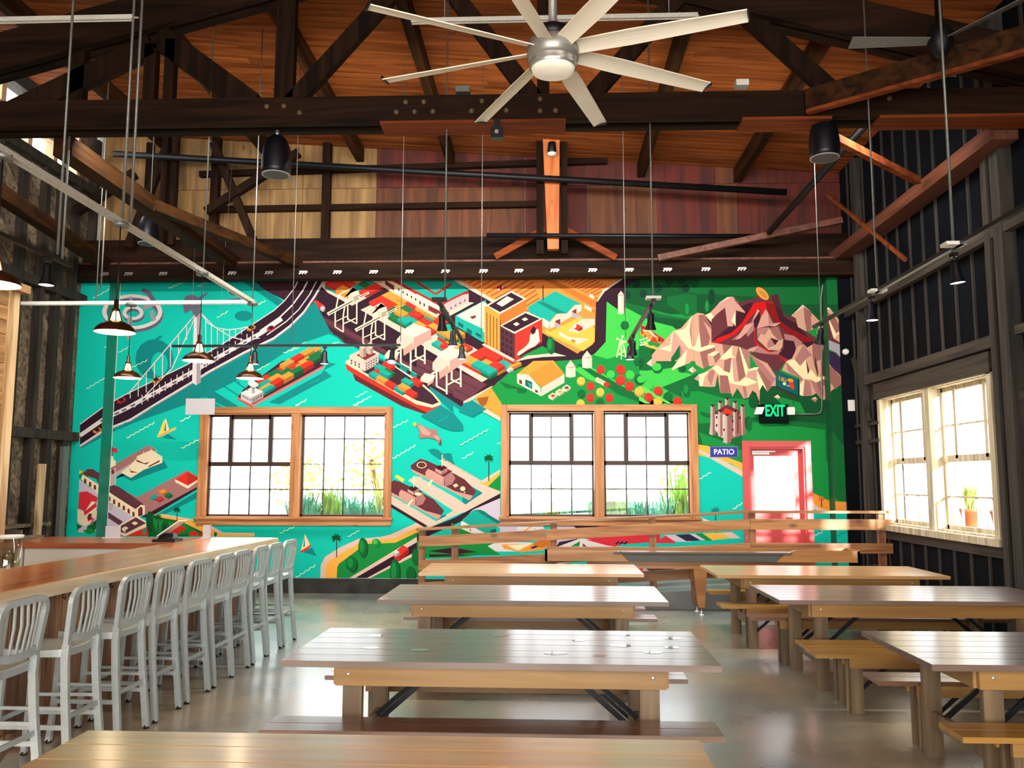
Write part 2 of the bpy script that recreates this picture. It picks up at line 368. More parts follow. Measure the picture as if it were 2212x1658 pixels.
# ---------- beach right / water
S('H')
s('SD','110 465 215 480 400 590 540 640 540 720 420 640 110 560')
s('PK','110 530 210 580 400 690 540 770 540 720 400 640 230 560 110 505')
s('T','118 570 210 600 400 710 545 785 545 1340 118 1340')
s('GN','1160 620 1560 620 1560 1000 1400 990 1290 975 1160 910')
s('GM','1340 500 1560 450 1560 1000 1400 980 1340 900')
s('OR','1160 900 1250 950 1330 985 1560 1000 1560 1075 1330 1075 1240 1060 1160 1000')
s('PK','1160 990 1240 1050 1330 1075 1560 1080 1560 1100 1160 1085')
s('T','1160 1050 1290 1100 1560 1100 1560 1340 1160 1340')
wave(128,785,235,720,10,'WH'); wave(440,1060,528,1000,12,'WH'); wave(1190,1300,1265,1265,10,'WH'); wave(1385,1310,1480,1270,8,'TS')
palm(280,1075,200,50,'TS'); palm(1252,960,80,30,'OD')
s('WH','120 1125 270 1185 120 1160')
# far lower right land behind rail
S('N')
s('LV','1070 70 1240 80 1400 80 1340 150 1070 240')
s('NV','1190 75 1400 80 1370 105 1240 118')
s('RM','1400 78 1830 60 1830 200 1440 225 1290 180 1370 110')
s('WH','660 80 1000 70 930 150 700 160'); s('OR','800 150 900 80 912 82 815 155')
s('LV','670 90 800 85 780 150 670 160'); iso(920,100,(60,-10),(15,14),14,'WH')
s('GN','100 240 600 150 650 270 400 310 100 320'); s('WH','560 240 650 200 900 205 800 270 600 270')
s('RDk','150 250 260 285 350 230 430 240 500 270 400 300 160 310')
s('OR','680 220 800 215 900 215 1000 205 990 260 820 275 700 250')
s('CR','720 225 850 215 920 205 800 265'); s('NV','890 240 990 205 985 225 905 250')
s('OD','900 215 1030 160 1070 190 1060 240 960 240')
s('NV','1100 200 1250 175 1200 235 1075 240'); s('WH','1075 240 1250 175 1400 190 1500 240')
s('RM','1290 185 1500 180 1640 190 1500 235 1440 225'); s('GN','1180 235 1250 195 1245 235')
s('DKR','1270 210 1300 235 1270 238')
for i in range(3): s('NV','%d 215 %d 195 %d 200 %d 220'%(1500+i*30,1525+i*30,1540+i*30,1515+i*30))
s('RM','1780 210 1880 150 1950 210'); s('LV','1860 150 1960 150 2060 200 1940 200')
s('NV','1940 150 2060 145 2130 190 2020 195'); s('GN','2090 140 2170 140 2212 190 2140 190'); s('SD','2150 140 2212 140 2212 180')
s('GM','850 340 1100 330 1200 360 700 360'); s('NV','760 350 860 335 840 360'); s('LV','1000 340 1200 350 1100 360')
S('H')
s('NV','0 1290 60 1290 150 1345 0 1345'); s('LV','40 1288 90 1288 190 1345 140 1345'); s('GN','90 1285 170 1282 250 1345 190 1345'); s('SD','160 1282 340 1275 420 1325 250 1345'); s('PK','340 1275 430 1272 510 1325 420 1330'); s('T','430 1272 540 1270 540 1325 510 1325')
S('P')
s('LV','1370 1215 1640 1200 1640 1245 1380 1245'); s('NV','1392 1225 1440 1205 1460 1228 1410 1238'); s('RM','1370 1225 1395 1222 1380 1242'); s('CT','1445 1215 1462 1210 1468 1226 1450 1228')
s('GN','1528 1220 1600 1216 1600 1245 1528 1245'); s('NV','1480 1228 1520 1215 1525 1240')
# ---------- dock area top
S('B')
s('TS','90 115 260 115 300 180 820 530 770 535 560 700 430 900 380 880 700 600 640 460 460 370')
s('PL','140 20 880 20 1500 700 1290 800 1120 740 880 560 820 470 700 420 560 330 420 260 300 190')
s('TS','820 500 1130 730 1300 810 1500 900 1700 960 2200 1300 2212 1440 2090 1330 1560 980 1150 740 860 590')
s('DK','860 20 2212 20 2212 1200 1600 880 1500 830 780 430 700 300')
S('C')
s('DK','0 100 2080 90 2060 700 1700 880 1300 900 1000 960 750 1180 470 1360 0 1100')
# dock platform plum
s('PM','0 880 100 900 250 950 700 1150 480 1330 0 1080')
s('RDk','0 1075 470 1330 470 1390 440 1380 0 1130')
line('RDk',6,(0,1010),(520,1270)); line('RDk',5,(20,900),(640,1215))
s('PK','465 1320 750 1165 760 1185 560 1300 465 1355')
for x,y in ((60,1130),(160,1180),(270,1240),(370,1300),(555,1310),(650,1250)): s('RDk','%d %d %d %d %d %d %d %d'%(x,y,x+30,y+8,x+28,y+40,x+4,y+34))
s('TS','130 1170 470 1390 560 1330 740 1340 640 1440 560 1480 340 1350 130 1240')
S('B')
s('PM','820 430 1100 560 1600 850 2212 1190 2212 1260 1700 960 1100 640 840 500')
line('RDk',7,(840,440),(2212,1150)); line('RDk',6,(850,490),(2212,1230))
for i in range(14):
    x=800+i*105;y=500+i*56; s('RDk','%d %d %d %d %d %d %d %d'%(x,y,x+40,y+20,x+36,y+52,x+4,y+44))
# pads and container yards
def yard(x0,y0,nu,nv,u,v,cols,hmax=2,hs=26):
    import random
    R_=random.Random(int(x0*7+y0)); 
    for j in range(nv):
        for i in range(nu-1,-1,-1):
            k=R_.choice((1,1,2,2)) if hmax>1 else 1
            c=R_.choice(cols)
            x=x0+u[0]*i+v[0]*j;y=y0+u[1]*i+v[1]*j
            for q in range(k): iso(x,y-hs*q,(u[0]*.97,u[1]*.97),(v[0]*.97,v[1]*.97),hs,R_.choice(cols) if q else c)
CC=['CT','CG','RD','OR','CT','RD','OR']
s('PK','850 130 960 240 1200 370 1440 240 1300 115')
yard(930,170,4,2,(72,-36),(110,56),CC,2)
yard(1120,140,3,3,(60,-30),(75,42),CC,1)
s('PK','1285 410 2050 850 2110 620 1560 280')
yard(1370,330,4,3,(62,-32),(95,52),CC,2)
yard(1560,480,4,4,(58,-31),(92,50),CC,2)
yard(1640,290,2,4,(70,-40),(95,50),CC,1)
s('PK','1930 800 2212 960 2212 700 2080 640')
S('C')
s('PK','90 795 650 1130 900 990 560 780 240 620')
yard(150,740,3,3,(58,-31),(80,46),CC,2)
yard(450,930,4,3,(75,-42),(95,50),CC,2,30)
yard(200,640,2,2,(60,-32),(85,46),CC,2)
# warehouse (green roof, cream wall)
S('B')
s('PK','1390 115 1520 115 2080 440 2040 490')
s('CR','1480 100 1580 100 2100 400 2060 420 1500 150')
s('CR','1500 115 2070 400 2070 470 1530 170'); 
s('DKR','1530 120 1620 170 1620 220 1530 160'); s('DKR','1960 370 2050 420 2050 460 1960 415')
for i in range(7): s('RDk','%d %d %d %d %d %d %d %d'%(1660+i*42,195+i*24,1673+i*42,202+i*24,1673+i*42,228+i*24,1660+i*42,221+i*24))
s('CT','1610 105 2300 105 2300 330 2130 385 2100 360')
s('RB','1560 100 1620 105 2100 370 2090 400'); 
S('C')
s('CT','0 100 330 100 520 220 470 235 280 330 210 320 0 200')
s('RB','0 225 220 345 280 330 225 385 0 250')
s('RB','280 330 470 235 520 230 520 255 460 260 290 360 235 380')
s('CR','0 250 230 375 235 430 0 305'); s('CS','235 390 300 340 460 262 520 250 520 340 330 440 240 400')
for x,y in ((335,400),(380,375),(425,350),(470,325)): s('RDk','%d %d %d %d %d %d'%(x,y,x+14,y-25,x+14,y+5))
for x,y in ((30,330),(70,350)): s('RDk','%d %d %d %d %d %d %d %d'%(x,y,x+14,y+7,x+14,y+32,x,y+25))
s('DKR','118 365 240 425 240 460 118 400')
s('RB','0 120 190 245 330 150 350 150 350 170 200 262 170 255 0 150')
s('PK','330 430 520 335 575 340 300 490')
# fields
s('FD','290 40 2110 30 1900 210 1800 320 1790 700 1600 845 1250 640 720 320')
s('PK','330 100 400 100 800 330 740 330')
s('OD','1240 95 1330 95 1790 330 1780 390 1700 350')
for i in range(12):
    x=470+i*73; a=110+ (i*0); 
    x2=x-35 if 0 else x
for i in range(16):
    bx=470+i*45; by=125+i*25
    ex=bx+ (330 if i<9 else 330-(i-8)*30); ey=by-190 if i<9 else by-190+(i-8)*14
    if i<3: ex=bx+60+i*60; ey=by-35-i*35
    if ey<100:
        t=(by-100)/(by-ey); ex=bx+(ex-bx)*t; ey=100
    line('FR',11,(bx,by),(ex,ey))
for i in range(10):
    bx=1440+i*33; by=115+i*18; ex=bx+150; ey=by-90
    t=(by-95)/(by-ey) if ey<95 else 1
    line('FR',10,(bx,by),(bx+(ex-bx)*t*1.2,by-(by-ey)*t))
iso(800,185,(50,-28),(24,14),20,'RB'); el('WH',858,185,9,14); el('WH',818,210,9,12)
# city block
s('CT','385 470 690 310 700 730 660 730 385 560'); s('CR','400 470 660 330 700 350 690 560 680 640')
s('CT','385 470 660 600 660 735 385 570'); s('CR','500 462 590 500 560 505 490 470')
s('DKR','530 480 590 465 590 490 555 505'); s('DT','415 530 465 560 465 595 415 565'); s('DT','500 590 550 620 550 665 500 640'); s('DT','590 635 640 660 640 690 590 665')
s('OR','675 370 830 450 830 820 675 740'); s('OD','830 450 1090 310 1090 430 840 570')
for i in range(4): line('DKR',8,(700+i*33,440+i*18),(700+i*33,750+i*18))
s('CR','690 370 940 220 1095 300 830 455'); s('DK','715 372 940 238 1065 305 830 435'); s('CR','795 350 900 275 968 305 850 380')
s('PK','670 745 980 900 960 925 650 760')
s('CR','830 570 1085 425 1250 500 975 648'); s('DK','850 570 1085 442 1225 500 975 630')
s('CR','960 552 995 532 1025 552 990 572'); s('CR','1045 505 1080 485 1110 505 1075 522')
s(sh('PM',.8),'830 575 975 648 980 905 830 825')
for j in range(4):
    for i in range(3): s('RDk','%d %d %d %d %d %d %d %d'%(845+i*42,605+j*62+i*21,868+i*42,615+j*62+i*21,868+i*42,650+j*62+i*21,845+i*42,638+j*62+i*21))
s('RD','978 650 1248 500 1248 730 1010 870 978 870')
s('CR','1150 620 1210 600 1225 720 1180 770 1110 800 1020 865 1000 860 1010 830 1080 780 1120 730 1130 660')
s('DK','1130 620 1165 570 1190 600 1180 640 1150 660')
s('RDk','1010 870 1225 745 1248 730 1248 770 1060 880'); 
s('GN','1010 890 1250 770 1400 845 1250 850 1120 860'); s('PK','960 930 1100 865 1380 840 1490 870 1250 880 1100 900')
tree(1330,760,36,50,'GM','GN')
# barn with teal roof
s('CT','1110 380 1190 330 1380 225 1640 355 1560 370 1490 450 1400 440 1315 535 1110 430'); s(sh('CT',.75),'1190 330 1260 330 1480 440 1400 450'); s('CR','1250 490 1320 530 1315 600 1255 570')
s('PK','1320 540 1400 450 1490 450 1580 360 1640 360 1640 420 1330 600')
s('DKR','1380 520 1430 500 1430 550 1385 570'); s('DKR','1550 420 1590 400 1590 450 1545 470')
s('GY','1375 530 1480 590 1400 600 1370 570'); s('GY','1545 430 1650 480 1620 500 1545 480'); line('RDk',10,(1258,170),(1258,320))
s('SD','1280 600 1330 630 1620 480 1700 520 1770 600 1775 720 1720 790 1650 820 1280 640'); s('PK','1650 500 1770 500 1775 560 1600 640 1500 620'); s('PK','1520 680 1720 700 1600 760')
for x,y,n in ((1430,650,5),(1680,380,3),(1730,270,2)):
    for i in range(n): el('CR',x+i*24,y+i*13,12,22,10,-10)
    el('OD',x+n*24+8,y+n*13+4,22,14,10,25)
iso(1565,570,(36,-18),(50,30),26,'RD'); el('WH',1575,572,14,20); el('DKR',1630,600,10,12)
# road
S('C')
s('DK','2110 20 2260 20 2212 100 1950 260 1890 330 1890 720 1800 810 1700 880 1600 910 1250 940 1040 1000 930 1020 1050 930 1300 880 1500 870 1620 845 1770 740 1785 330 1860 230')
s('PK','2050 85 2075 90 1870 230 1800 330 1790 330 1850 215')
iso(905,975,(110,-50),(30,14),30,'OR'); iso(895,1000,(40,-18),(30,14),22,'WH')
# lower land of C
s('GN','760 1170 1000 1000 1250 930 1700 900 1900 740 1960 700 2212 700 2212 1400 830 1400 600 1290')
s('GL','1890 330 2212 560 2212 800 1900 900 1760 860 1880 730')
s('GM','820 1120 1000 1180 1100 1200 1090 1240 1000 1240 900 1200'); 
s('GL','1560 1000 1700 960 2212 1250 2212 1290 1700 1100'); s('GM','1590 950 1640 950 2212 1260 2212 1330 2000 1250')
s('OR','580 1285 740 1180 850 1350 835 1500 640 1380'); s('GN','740 1180 850 1340 835 1380 1000 1360 1000 1200'); s(sh('OD',.75),'600 1290 720 1270 700 1340 650 1390')
s('PK','560 1300 640 1360 835 1480 835 1520 620 1400')
s('TS','470 1340 560 1310 700 1400 620 1440 560 1480 420 1420')
# farm
s('OR','1000 1050 1160 920 1360 915 1470 1050 1240 1180 1110 1055'); s(sh('OR',.9),'1110 1050 1330 930 1470 1050 1240 1180')
s('CR','1000 1050 1110 1055 1230 1185 1240 1270 1000 1140'); s('PK','1240 1185 1470 1050 1470 1135 1240 1270')
s('DKR','1020 1100 1050 1115 1050 1155 1020 1140'); s('DT','1080 1100 1150 1130 1150 1200 1080 1165'); s('CT','1100 1130 1145 1150 1130 1190'); s('DKR','1178 1200 1208 1215 1208 1240 1178 1228')
for x,y,c in ((1355,1270,'RD'),(1425,1230,'OR'),(1492,1190,'DKR')): iso(x-45,y-5,(45,-30),(42,24),22,'CR'); s(c,'%d %d %d %d %d %d %d %d'%(x-28,y-4,x+2,y-22,x+28,y-6,x-2,y+12))
def silo(x,y,w,h):
    s('CR','%d %d %d %d %d %d %d %d'%(x-w,y,x,y,x,y+h+10,x-w,y+h)); s('PK','%d %d %d %d %d %d %d %d'%(x,y,x+w,y,x+w,y+h,x,y+h+10)); s('CR','%d %d %d %d %d %d'%(x-w,y,x,y-w*1.3,x,y+8)); s('PK','%d %d %d %d %d %d'%(x,y-w*1.3,x+w,y,x,y+8)); line('DKR',4,(x-w,y+2),(x,y+12),(x+w,y+2))
silo(1532,975,48,100); silo(1695,880,48,105); silo(2032,262,30,185)
def windmill(x,y):
    line('RC',12,(x-10,y),(x-45,y+170)); line('RC',12,(x+10,y),(x+50,y+175)); line('RC',8,(x,y),(x,y+190))
    line('RC',7,(x-28,y+70),(x+32,y+110),(x-38,y+140),(x+45,y+160)); 
    for a in (20,110,200,290): 
        ca,sa=math.cos(math.radians(a)),math.sin(math.radians(a)); p('RC',(x,y),(x+ca*52-sa*12,y+sa*52+ca*12),(x+ca*52+sa*12,y+sa*52-ca*12))
windmill(2035,715)
def bush(x,y,c): el(sh(c,.8),x,y+8,42,44); el(c,x,y,40,38)
for x,y,c in ((1830,1000,'RD'),(2022,995,'RD'),(1635,1115,'SD'),(1730,1165,'RD'),(2020,1110,'RD'),(2112,1165,'RD'),(1825,1225,'SD'),(1728,1280,'RD'),(1918,1280,'RD'),(1630,1340,'SD'),(2210,1225,'SD'),(1640,1240,'GM'),(1930,1050,'GL'),(2120,1050,'GL'),(2205,1090,'GM'),(1825,1330,'GM'),(2070,560,'GM'),(2200,920,'GM')): bush(x,y,c)
iso(1775,1100,(20,-20),(110,60),20,'CR'); s('OR','1800 1095 1880 1135 1870 1142 1790 1100'); iso(1860,1140,(24,-14),(40,24),26,'RD')
# D bushes
S('D')
for x,y,c in ((5,925,'RD'),(5,1020,'RD'),(85,1075,'RD'),(345,1120,'RD'),(170,1125,'SD'),(258,1180,'RD'),(345,1215,'SD'),(525,1215,'RD'),(88,975,'GL'),(175,1020,'GM'),(258,1075,'GL'),(435,1175,'GM')): el(sh(c,.8),x,y+8,42,44); el(c,x,y,40,38)
S('K')
s('GX','0 850 80 870 650 1210 560 1210 0 940'); s('GX','0 1060 230 1210 120 1210 0 1150')
for x,y,c in ((385,955,'RD'),(190,1075,'RD'),(380,1165,'SD'),(770,1160,'RD'),(20,960,'SD')): el(sh(c,.8),x,y+12,88,90); el(c,x-8,y,78,72)
for x,y in ((190,830),(40,730)): el('GL',x,y,80,70); 
el('GM',580,1070,85,90)
s('PK','150 415 250 320 250 475'); s('SHL','250 320 350 380 270 475 250 475'); s('RC','985 545 1070 475 1070 600'); s('SHL','1070 475 1150 550 1070 605')
el('GM',370,515,108,100); el('GL',355,480,92,78)
for x,y,rx,ry in ((505,260,118,145),(250,175,68,68),(858,515,86,84),(1340,810,85,145),(20,380,62,110)): el('GM',x,y,rx,ry); el(sh('GM',.8),x+rx*.3,y+ry*.2,rx*.68,ry*.75); 
el('GN',935,930,45,100); el('GM',958,1010,72,84); el('GN',938,920,42,92)
# banner on hill
S('J')
s('RB','40 940 120 970 560 1260 560 1340 420 1340 300 1180 40 1100'); s('RD','60 1010 240 1080 500 1320 440 1350 200 1240 40 1120')
el('OR',215,1145,52,88,16,-15); el('DKR',215,1150,10,14); line('OR',36,(130,1060),(180,1200)); line('OR',30,(20,1100),(90,1160),(120,1060)); line('PK',36,(80,1050),(210,1050),(330,1180)); line('OR',44,(350,1160),(380,1260),(440,1290)); s('DKR','370 1200 430 1230 430 1290 380 1260')
for x,y in ((30,1240),(90,1220),(150,1200),(50,1290),(110,1280),(170,1250),(40,1340),(90,1330),(150,1300),(200,1240)): el('WV',x,y,28,16,6)
s('SD','100 1290 480 1400 600 1420 520 1470 380 1440 120 1360')
for x,y in ((250,1310),(370,1340)): el('GN',x,y,70,44)
# mountains left group (J)
s('RT','260 1530 420 1340 680 1060 840 1000 1040 770 1160 695 1280 710 1320 740 1460 670 1600 490 1760 380 1870 375 2000 500 2120 640 2110 760 2212 900 2212 1658 260 1658')
S('K')
s('RT','260 260 420 50 620 -20 1600 -60 1700 280 1620 300 1500 430 1380 460 1290 520 1140 440 1090 290 1000 410 860 440 740 500 660 545 655 520 790 330 640 290 700 200 620 160')
S('J')
s('RC','640 1400 680 1060 720 1080 980 1400 1200 1470 1500 1385 1510 1340 1380 1330 1240 1390 1200 1080 1120 1360 1050 1370 1010 1080 1040 770 920 1010 800 1050 680 1060 640 1160 620 1340 400 1410 640 1470')
s('RT','1040 780 1160 745 1190 740 1200 1080 1115 1360 1060 1360 1010 1060')
s('SH','1040 780 1050 1350 1005 1060'); s('RK','1190 740 1300 730 1290 870 1420 1190 1380 1340 1240 1380 1200 1040')
s('SHL','1290 880 1540 1110 1430 1190'); s('RK','1300 740 1460 880 1520 1080 1480 1060 1290 870'); s('SHL','1330 760 1460 880 1520 1080 1640 1130 1600 1090')
s('RC','1320 740 1440 690 1480 730 1700 1010 1760 1030 1720 1100 1640 1080 1320 740')
s('SHL','1430 680 1610 490 1760 400 1820 410 1850 720 1770 1010 1700 1010 1440 710'); s('PK','1610 490 1760 380 1870 380 1810 400 1620 500')
s('RK','1820 400 1880 400 1900 500 1840 690'); s('SHL','1880 470 2000 610 1950 760 1880 940 1780 980 1860 800 1850 640'); s('RC','1840 720 1870 920 1770 990'); s('SH','1880 380 2120 640 2100 700 2010 620 1900 480')
s('RC','1440 1190 1540 1110 1700 1130 1640 1200'); s('RT','1440 1200 1640 1205 1700 1560 1600 1500 1500 1340 1420 1330')
s('RK','1640 1200 1740 1110 1740 1260 2000 1220 1900 1300 1700 1570')
s('SHL','640 1520 650 1400 680 1080 810 1320 740 1500'); s('SH','810 1320 870 1450 830 1600'); s('SHL','840 1340 980 1410 920 1560 860 1450')
S('K')
s('GM','640 300 700 220 810 40 820 280 760 340 640 400')
s('RC','650 520 960 140 980 160 920 440 740 510 680 550'); s('RT','960 130 1200 190 1280 520 1140 440 1090 290 1010 410 910 440')
s('RK','1210 190 1510 90 1520 150 1380 230 1420 440 1290 520'); s('RC','1355 240 1520 170 1600 180 1480 270'); s('RT','1360 255 1480 280 1530 440 1400 470'); s('RK','1480 280 1600 190 1640 320 1530 440')
# central front mountain
s('RT','1100 720 1460 490 1600 320 1700 300 1860 40 1980 20 2080 20 2212 200 2212 1000 2080 1120 1960 900 1850 1080 1800 1000 1620 1000 1560 620 1520 870 1430 880 1200 880 1200 760')
s('RC','1100 720 1190 630 1400 570 1310 660 1260 870 1200 870 1190 640'); s('SHL','1100 720 1195 640 1200 770')
s('SH','1400 570 1530 510 1440 860 1360 700'); s('RT','1530 520 1570 600 1520 870 1430 880'); s('RC','1450 500 1560 440 1700 560 1810 600 1850 290 1700 340 1600 320 1860 60 1850 250 1930 300 1860 300 1880 700 1900 780 1990 780 2130 680 2212 720 2212 850 1900 820 1780 800 1760 650 1600 640')
s('RT','1590 330 1690 350 1690 560 1560 430'); s('RK','1700 350 1840 300 1810 600 1690 560'); s('RT','1860 60 1980 30 1930 300 1850 250'); s('SHL','1850 300 1930 310 1990 770 1890 760'); s('RK','1985 40 2120 660 1990 770 1930 300'); s('RC','1990 40 2180 530 2130 670 2000 130')
s('SH','2000 40 2100 30 2212 200 2212 520 2180 520'); s('RK','1610 650 1770 660 1830 1000 1620 1000')
s('SH','1940 860 2060 870 2140 1110 2080 1120'); s('RT','1820 820 1930 850 1920 970 1850 1080')
s('GM','1200 860 1260 870 1430 880 1520 870 1570 640 1610 1000 1620 1010 1850 1010 1850 1090 1960 900 2080 1130 2212 1020 2212 1120 1700 1100 1200 960')
# volcano (I)
S('I')
s('RX','-300 900 -200 800 60 600 100 650 180 620 300 600 400 540 520 600 600 540 700 520 760 800 860 860 950 840 1020 900 1100 1060 1400 1260 1500 1500 900 1600 100 1300 -300 1240')
s('RDk','120 720 230 660 330 640 250 860 60 1040 -200 1240 -280 1200 0 980'); s('RDk','600 640 760 760 780 850 960 960 1180 1200 1300 1280 1180 1330 900 1140 700 930 560 700')
s(sh('RX',.75),'590 540 690 520 760 780 620 640')
s('SHL','0 560 200 780 200 800 60 760 20 1000 -60 1000 -100 700'); s('RC','0 920 60 760 60 1000') 
s('SH','200 980 340 920 340 1050 240 1160 220 1090 100 1180 0 1210 180 1060'); s('SHL','200 990 330 950 220 1100 130 1180 60 1200')
s('LR','330 660 440 630 620 640 560 720 500 740 400 980 350 1040 350 1180 420 1290 820 1500 770 1580 640 1500 420 1360 340 1220 340 980 410 880 440 740 390 740 250 900 200 980 60 1120 -180 1240 -280 1240 -200 1170 0 1100 160 940 270 760')
s('LD','500 640 640 660 720 920 900 1040 1180 1180 1200 1230 1060 1230 880 1130 640 930 540 780')
s('SHL','390 740 420 770 320 920 300 930'); s('RDk','330 920 420 770 440 880 380 1000 340 1040')
s('SHL','440 860 510 740 560 820 560 980 600 980 380 1030'); s('SH','540 780 620 960 560 980'); s('SHL','600 960 740 940 650 1000 560 990')
s('SH','380 1030 560 1010 500 1140 420 1110 390 1200'); s('RT','430 1110 500 1130 560 1020 700 1210 770 1190 760 1300 720 1360 550 1350 390 1200'); s('RK','580 1020 700 1000 770 1190 700 1210 600 1100'); s('SH','580 1170 650 1280 540 1330 530 1260'); s('RDk','580 1170 700 1210 650 1280')
s('SH','230 1350 300 1310 400 1290 560 1390 700 1360 780 1370 700 1420 500 1410 430 1400'); s('SHL','230 1350 400 1290 320 1380'); s('RX','180 1270 380 1210 340 1300 230 1340')
s('RX','250 1380 430 1420 780 1560 700 1660 500 1560'); s('SH','780 1110 930 1140 1060 1240 960 1400 930 1220 800 1200'); s('RDk','780 1200 930 1220 960 1330 880 1500 700 1410 780 1330')
s('RT','890 840 1060 680 1190 790 1330 940 1190 1060 1110 1070 990 1010 960 880'); s('RK','1075 680 1200 800 1190 1060 1120 1070 1090 900'); s('PK','1060 675 1190 780 1080 710 890 840 970 770'); s('SHL','1180 850 1320 930 1200 1010')
s('RT','1270 1100 1320 900 1380 780 1410 700 1470 730 1600 900 1700 1020 1700 1200 1690 1260 1430 1200 1300 1180'); s('RC','1410 700 1470 735 1400 780 1390 1160 1340 1000 1400 780'); s('RC','1460 900 1560 1110 1690 1050 1700 1100 1580 1120 1540 1180 1460 1020'); s('RK','1420 780 1540 860 1640 1040 1560 1100 1440 860'); s('RX','1400 1060 1430 850 1520 1180 1700 1290 1720 1560 1560 1400 1440 1310')
s('GY','1440 1200 1690 1300 1720 1560 1560 1390 1440 1330'); s('RT','1560 1130 1700 1100 1700 1260 1590 1180')
el('OR',460,512,62,122,20,-45); el(sh('OR',.85),470,520,30,80,16,-45)
# small mountain right (L)
S('L')
s('RT','950 440 1020 290 1110 250 1200 60 1290 20 1350 80 1480 0 1600 30 1650 220 1690 360 1750 350 1940 620 1740 760 1700 870 1590 920 1500 800 1430 840 1280 850 1230 830 1230 560')
s('RC','1020 300 1165 255 1230 370 1330 250 1360 490 1410 420 1500 540 1600 550 1670 520 1690 320 1740 350 1690 400 1690 640 1620 690 1660 560 1500 630 1400 580 1300 580 1240 560')
s('SH','1020 310 1290 580 1240 620 1230 560 1060 470 1030 420'); s('SH','1150 270 1290 30 1340 90 1430 200 1350 240 1240 370'); s('RK','1430 20 1560 0 1650 240 1690 320 1650 500 1640 380 1600 250 1500 300 1520 540 1480 400 1440 240')
s('RX','1480 200 1530 460 1520 550 1470 360'); s('RX','1330 260 1390 450 1360 500'); s('RX','1600 100 1680 300 1640 540 1590 520')
s('RC','1310 580 1280 850 1230 830 1235 660'); s('SH','1310 580 1400 620 1430 830 1290 850'); s('RK','1500 630 1660 560 1590 900 1500 700'); s('SH','1400 590 1500 640 1590 920 1480 780'); s('RK','1690 400 1740 360 1935 620 1800 740 1710 620'); s('RC','1660 680 1700 600 1705 870 1680 800'); s('SHL','1600 680 1680 680 1700 870 1620 840')
s('NV','1640 110 1800 160 1990 350 1980 600 1820 460 1680 320')
# right of center mountain bottom (L)
s('RT','370 680 560 600 560 560 600 780 590 980 610 990 540 800 480 760 420 870 360 890 220 700 140 640'); s('RC','120 640 280 620 370 545 550 610 540 640 380 690 230 670'); s('SHL','380 520 430 440 560 430 550 600 380 545'); s('RC','380 530 430 420 520 390 590 390 550 430 420 450'); s('RC','550 430 680 690 720 780 640 670 590 770 550 560')
s('SH','440 180 620 300 860 540 840 620 720 780 560 430 590 390 540 360'); s('SHL','480 220 720 330 850 540 820 560 640 330'); s('RK','570 400 780 640 720 780'); s('RX','420 150 880 200 1000 300 860 520 720 330 560 240')
s('SH','320 690 380 700 400 880 360 890')
s('SHL','770 690 850 570 850 690'); 
# billboard
s('DT','860 440 1220 590 1220 840 860 690'); s(sh('DT',.6),'1200 590 1225 590 1225 870 860 700 870 690 1200 850'); s(sh('RX',.8),'860 700 1170 880 1170 910 850 715'); line('DT',14,(915,760),(915,830)); line('DT',14,(1130,900),(1130,1000))
for i,ch in enumerate(('L','O','G','I')):
    x=905+i*34;y=530+i*14
    if ch=='L': line('OR',9,(x,y),(x,y+58),(x+22,y+66))
    if ch=='O': line('OR',9,(x,y+4),(x,y+58),(x+22,y+66),(x+22,y+12),(x,y+4))
    if ch=='G': line('OR',9,(x+22,y+14),(x,y+6),(x,y+58),(x+22,y+66),(x+22,y+40),(x+12,y+36))
    if ch=='I': line('OR',9,(x+6,y+6),(x+6,y+64))
s('RD','1060 620 1120 610 1150 720 1130 750 1080 710'); el('OR',1085,598,50,26,12,15); s('WV','960 640 990 630 1020 660 990 680 970 670'); s('WV','1010 680 1060 680 1080 700 1040 690')
s('RC','820 865 880 825 925 870'); s('SHL','820 865 925 870 880 900'); s('PK','1412 895 1480 860 1515 895'); s('SH','1412 895 1515 895 1485 950')
for x,y in ((480,930),(415,1280)): el('GD',x,y,60,110)
# ---------- castle (K coords extended -> use H)
S('H')
def tow(x,y,w,h,fl=1.6):
    s('CS','%f %f %f %f %f %f %f %f %f %f'%(x-w,y,x,y+4,x,y+h+8,x-w*fl,y+h-4,x-w,y+h*.6)); s('RK','%f %f %f %f %f %f %f %f %f %f'%(x,y+4,x+w,y,x+w,y+h*.6,x+w*fl,y+h-4,x,y+h+8)); s('RDk','%f %f %f %f %f %f %f %f'%(x-w-3,y-8,x+w+3,y-10,x+4,y+12,x-4,y+12))
tow(385,45,20,120,1); tow(322,75,20,120,1); tow(458,75,20,120,1)
s('RX','270 170 385 100 500 160 500 200 385 150 280 210'); s('RD','345 170 370 130 430 160 430 200 360 200')
tow(252,110,20,265); tow(527,110,20,265)
s('PK','272 190 385 190 390 420 330 400 272 330'); s('RK','400 230 510 180 520 380 440 410 400 430')
s('RX','430 200 490 180 490 360 440 400')
tow(322,160,20,230,1.1); tow(458,160,20,230,1.1)
tow(385,195,24,255,1.6)
for x,y in ((288,215),(288,290),(355,330),(435,250),(500,220),(435,330)): s('RDk','%d %d %d %d %d %d %d %d'%(x-7,y-12,x+7,y-8,x+7,y+14,x-7,y+12))
el('GM',590,280,26,70)
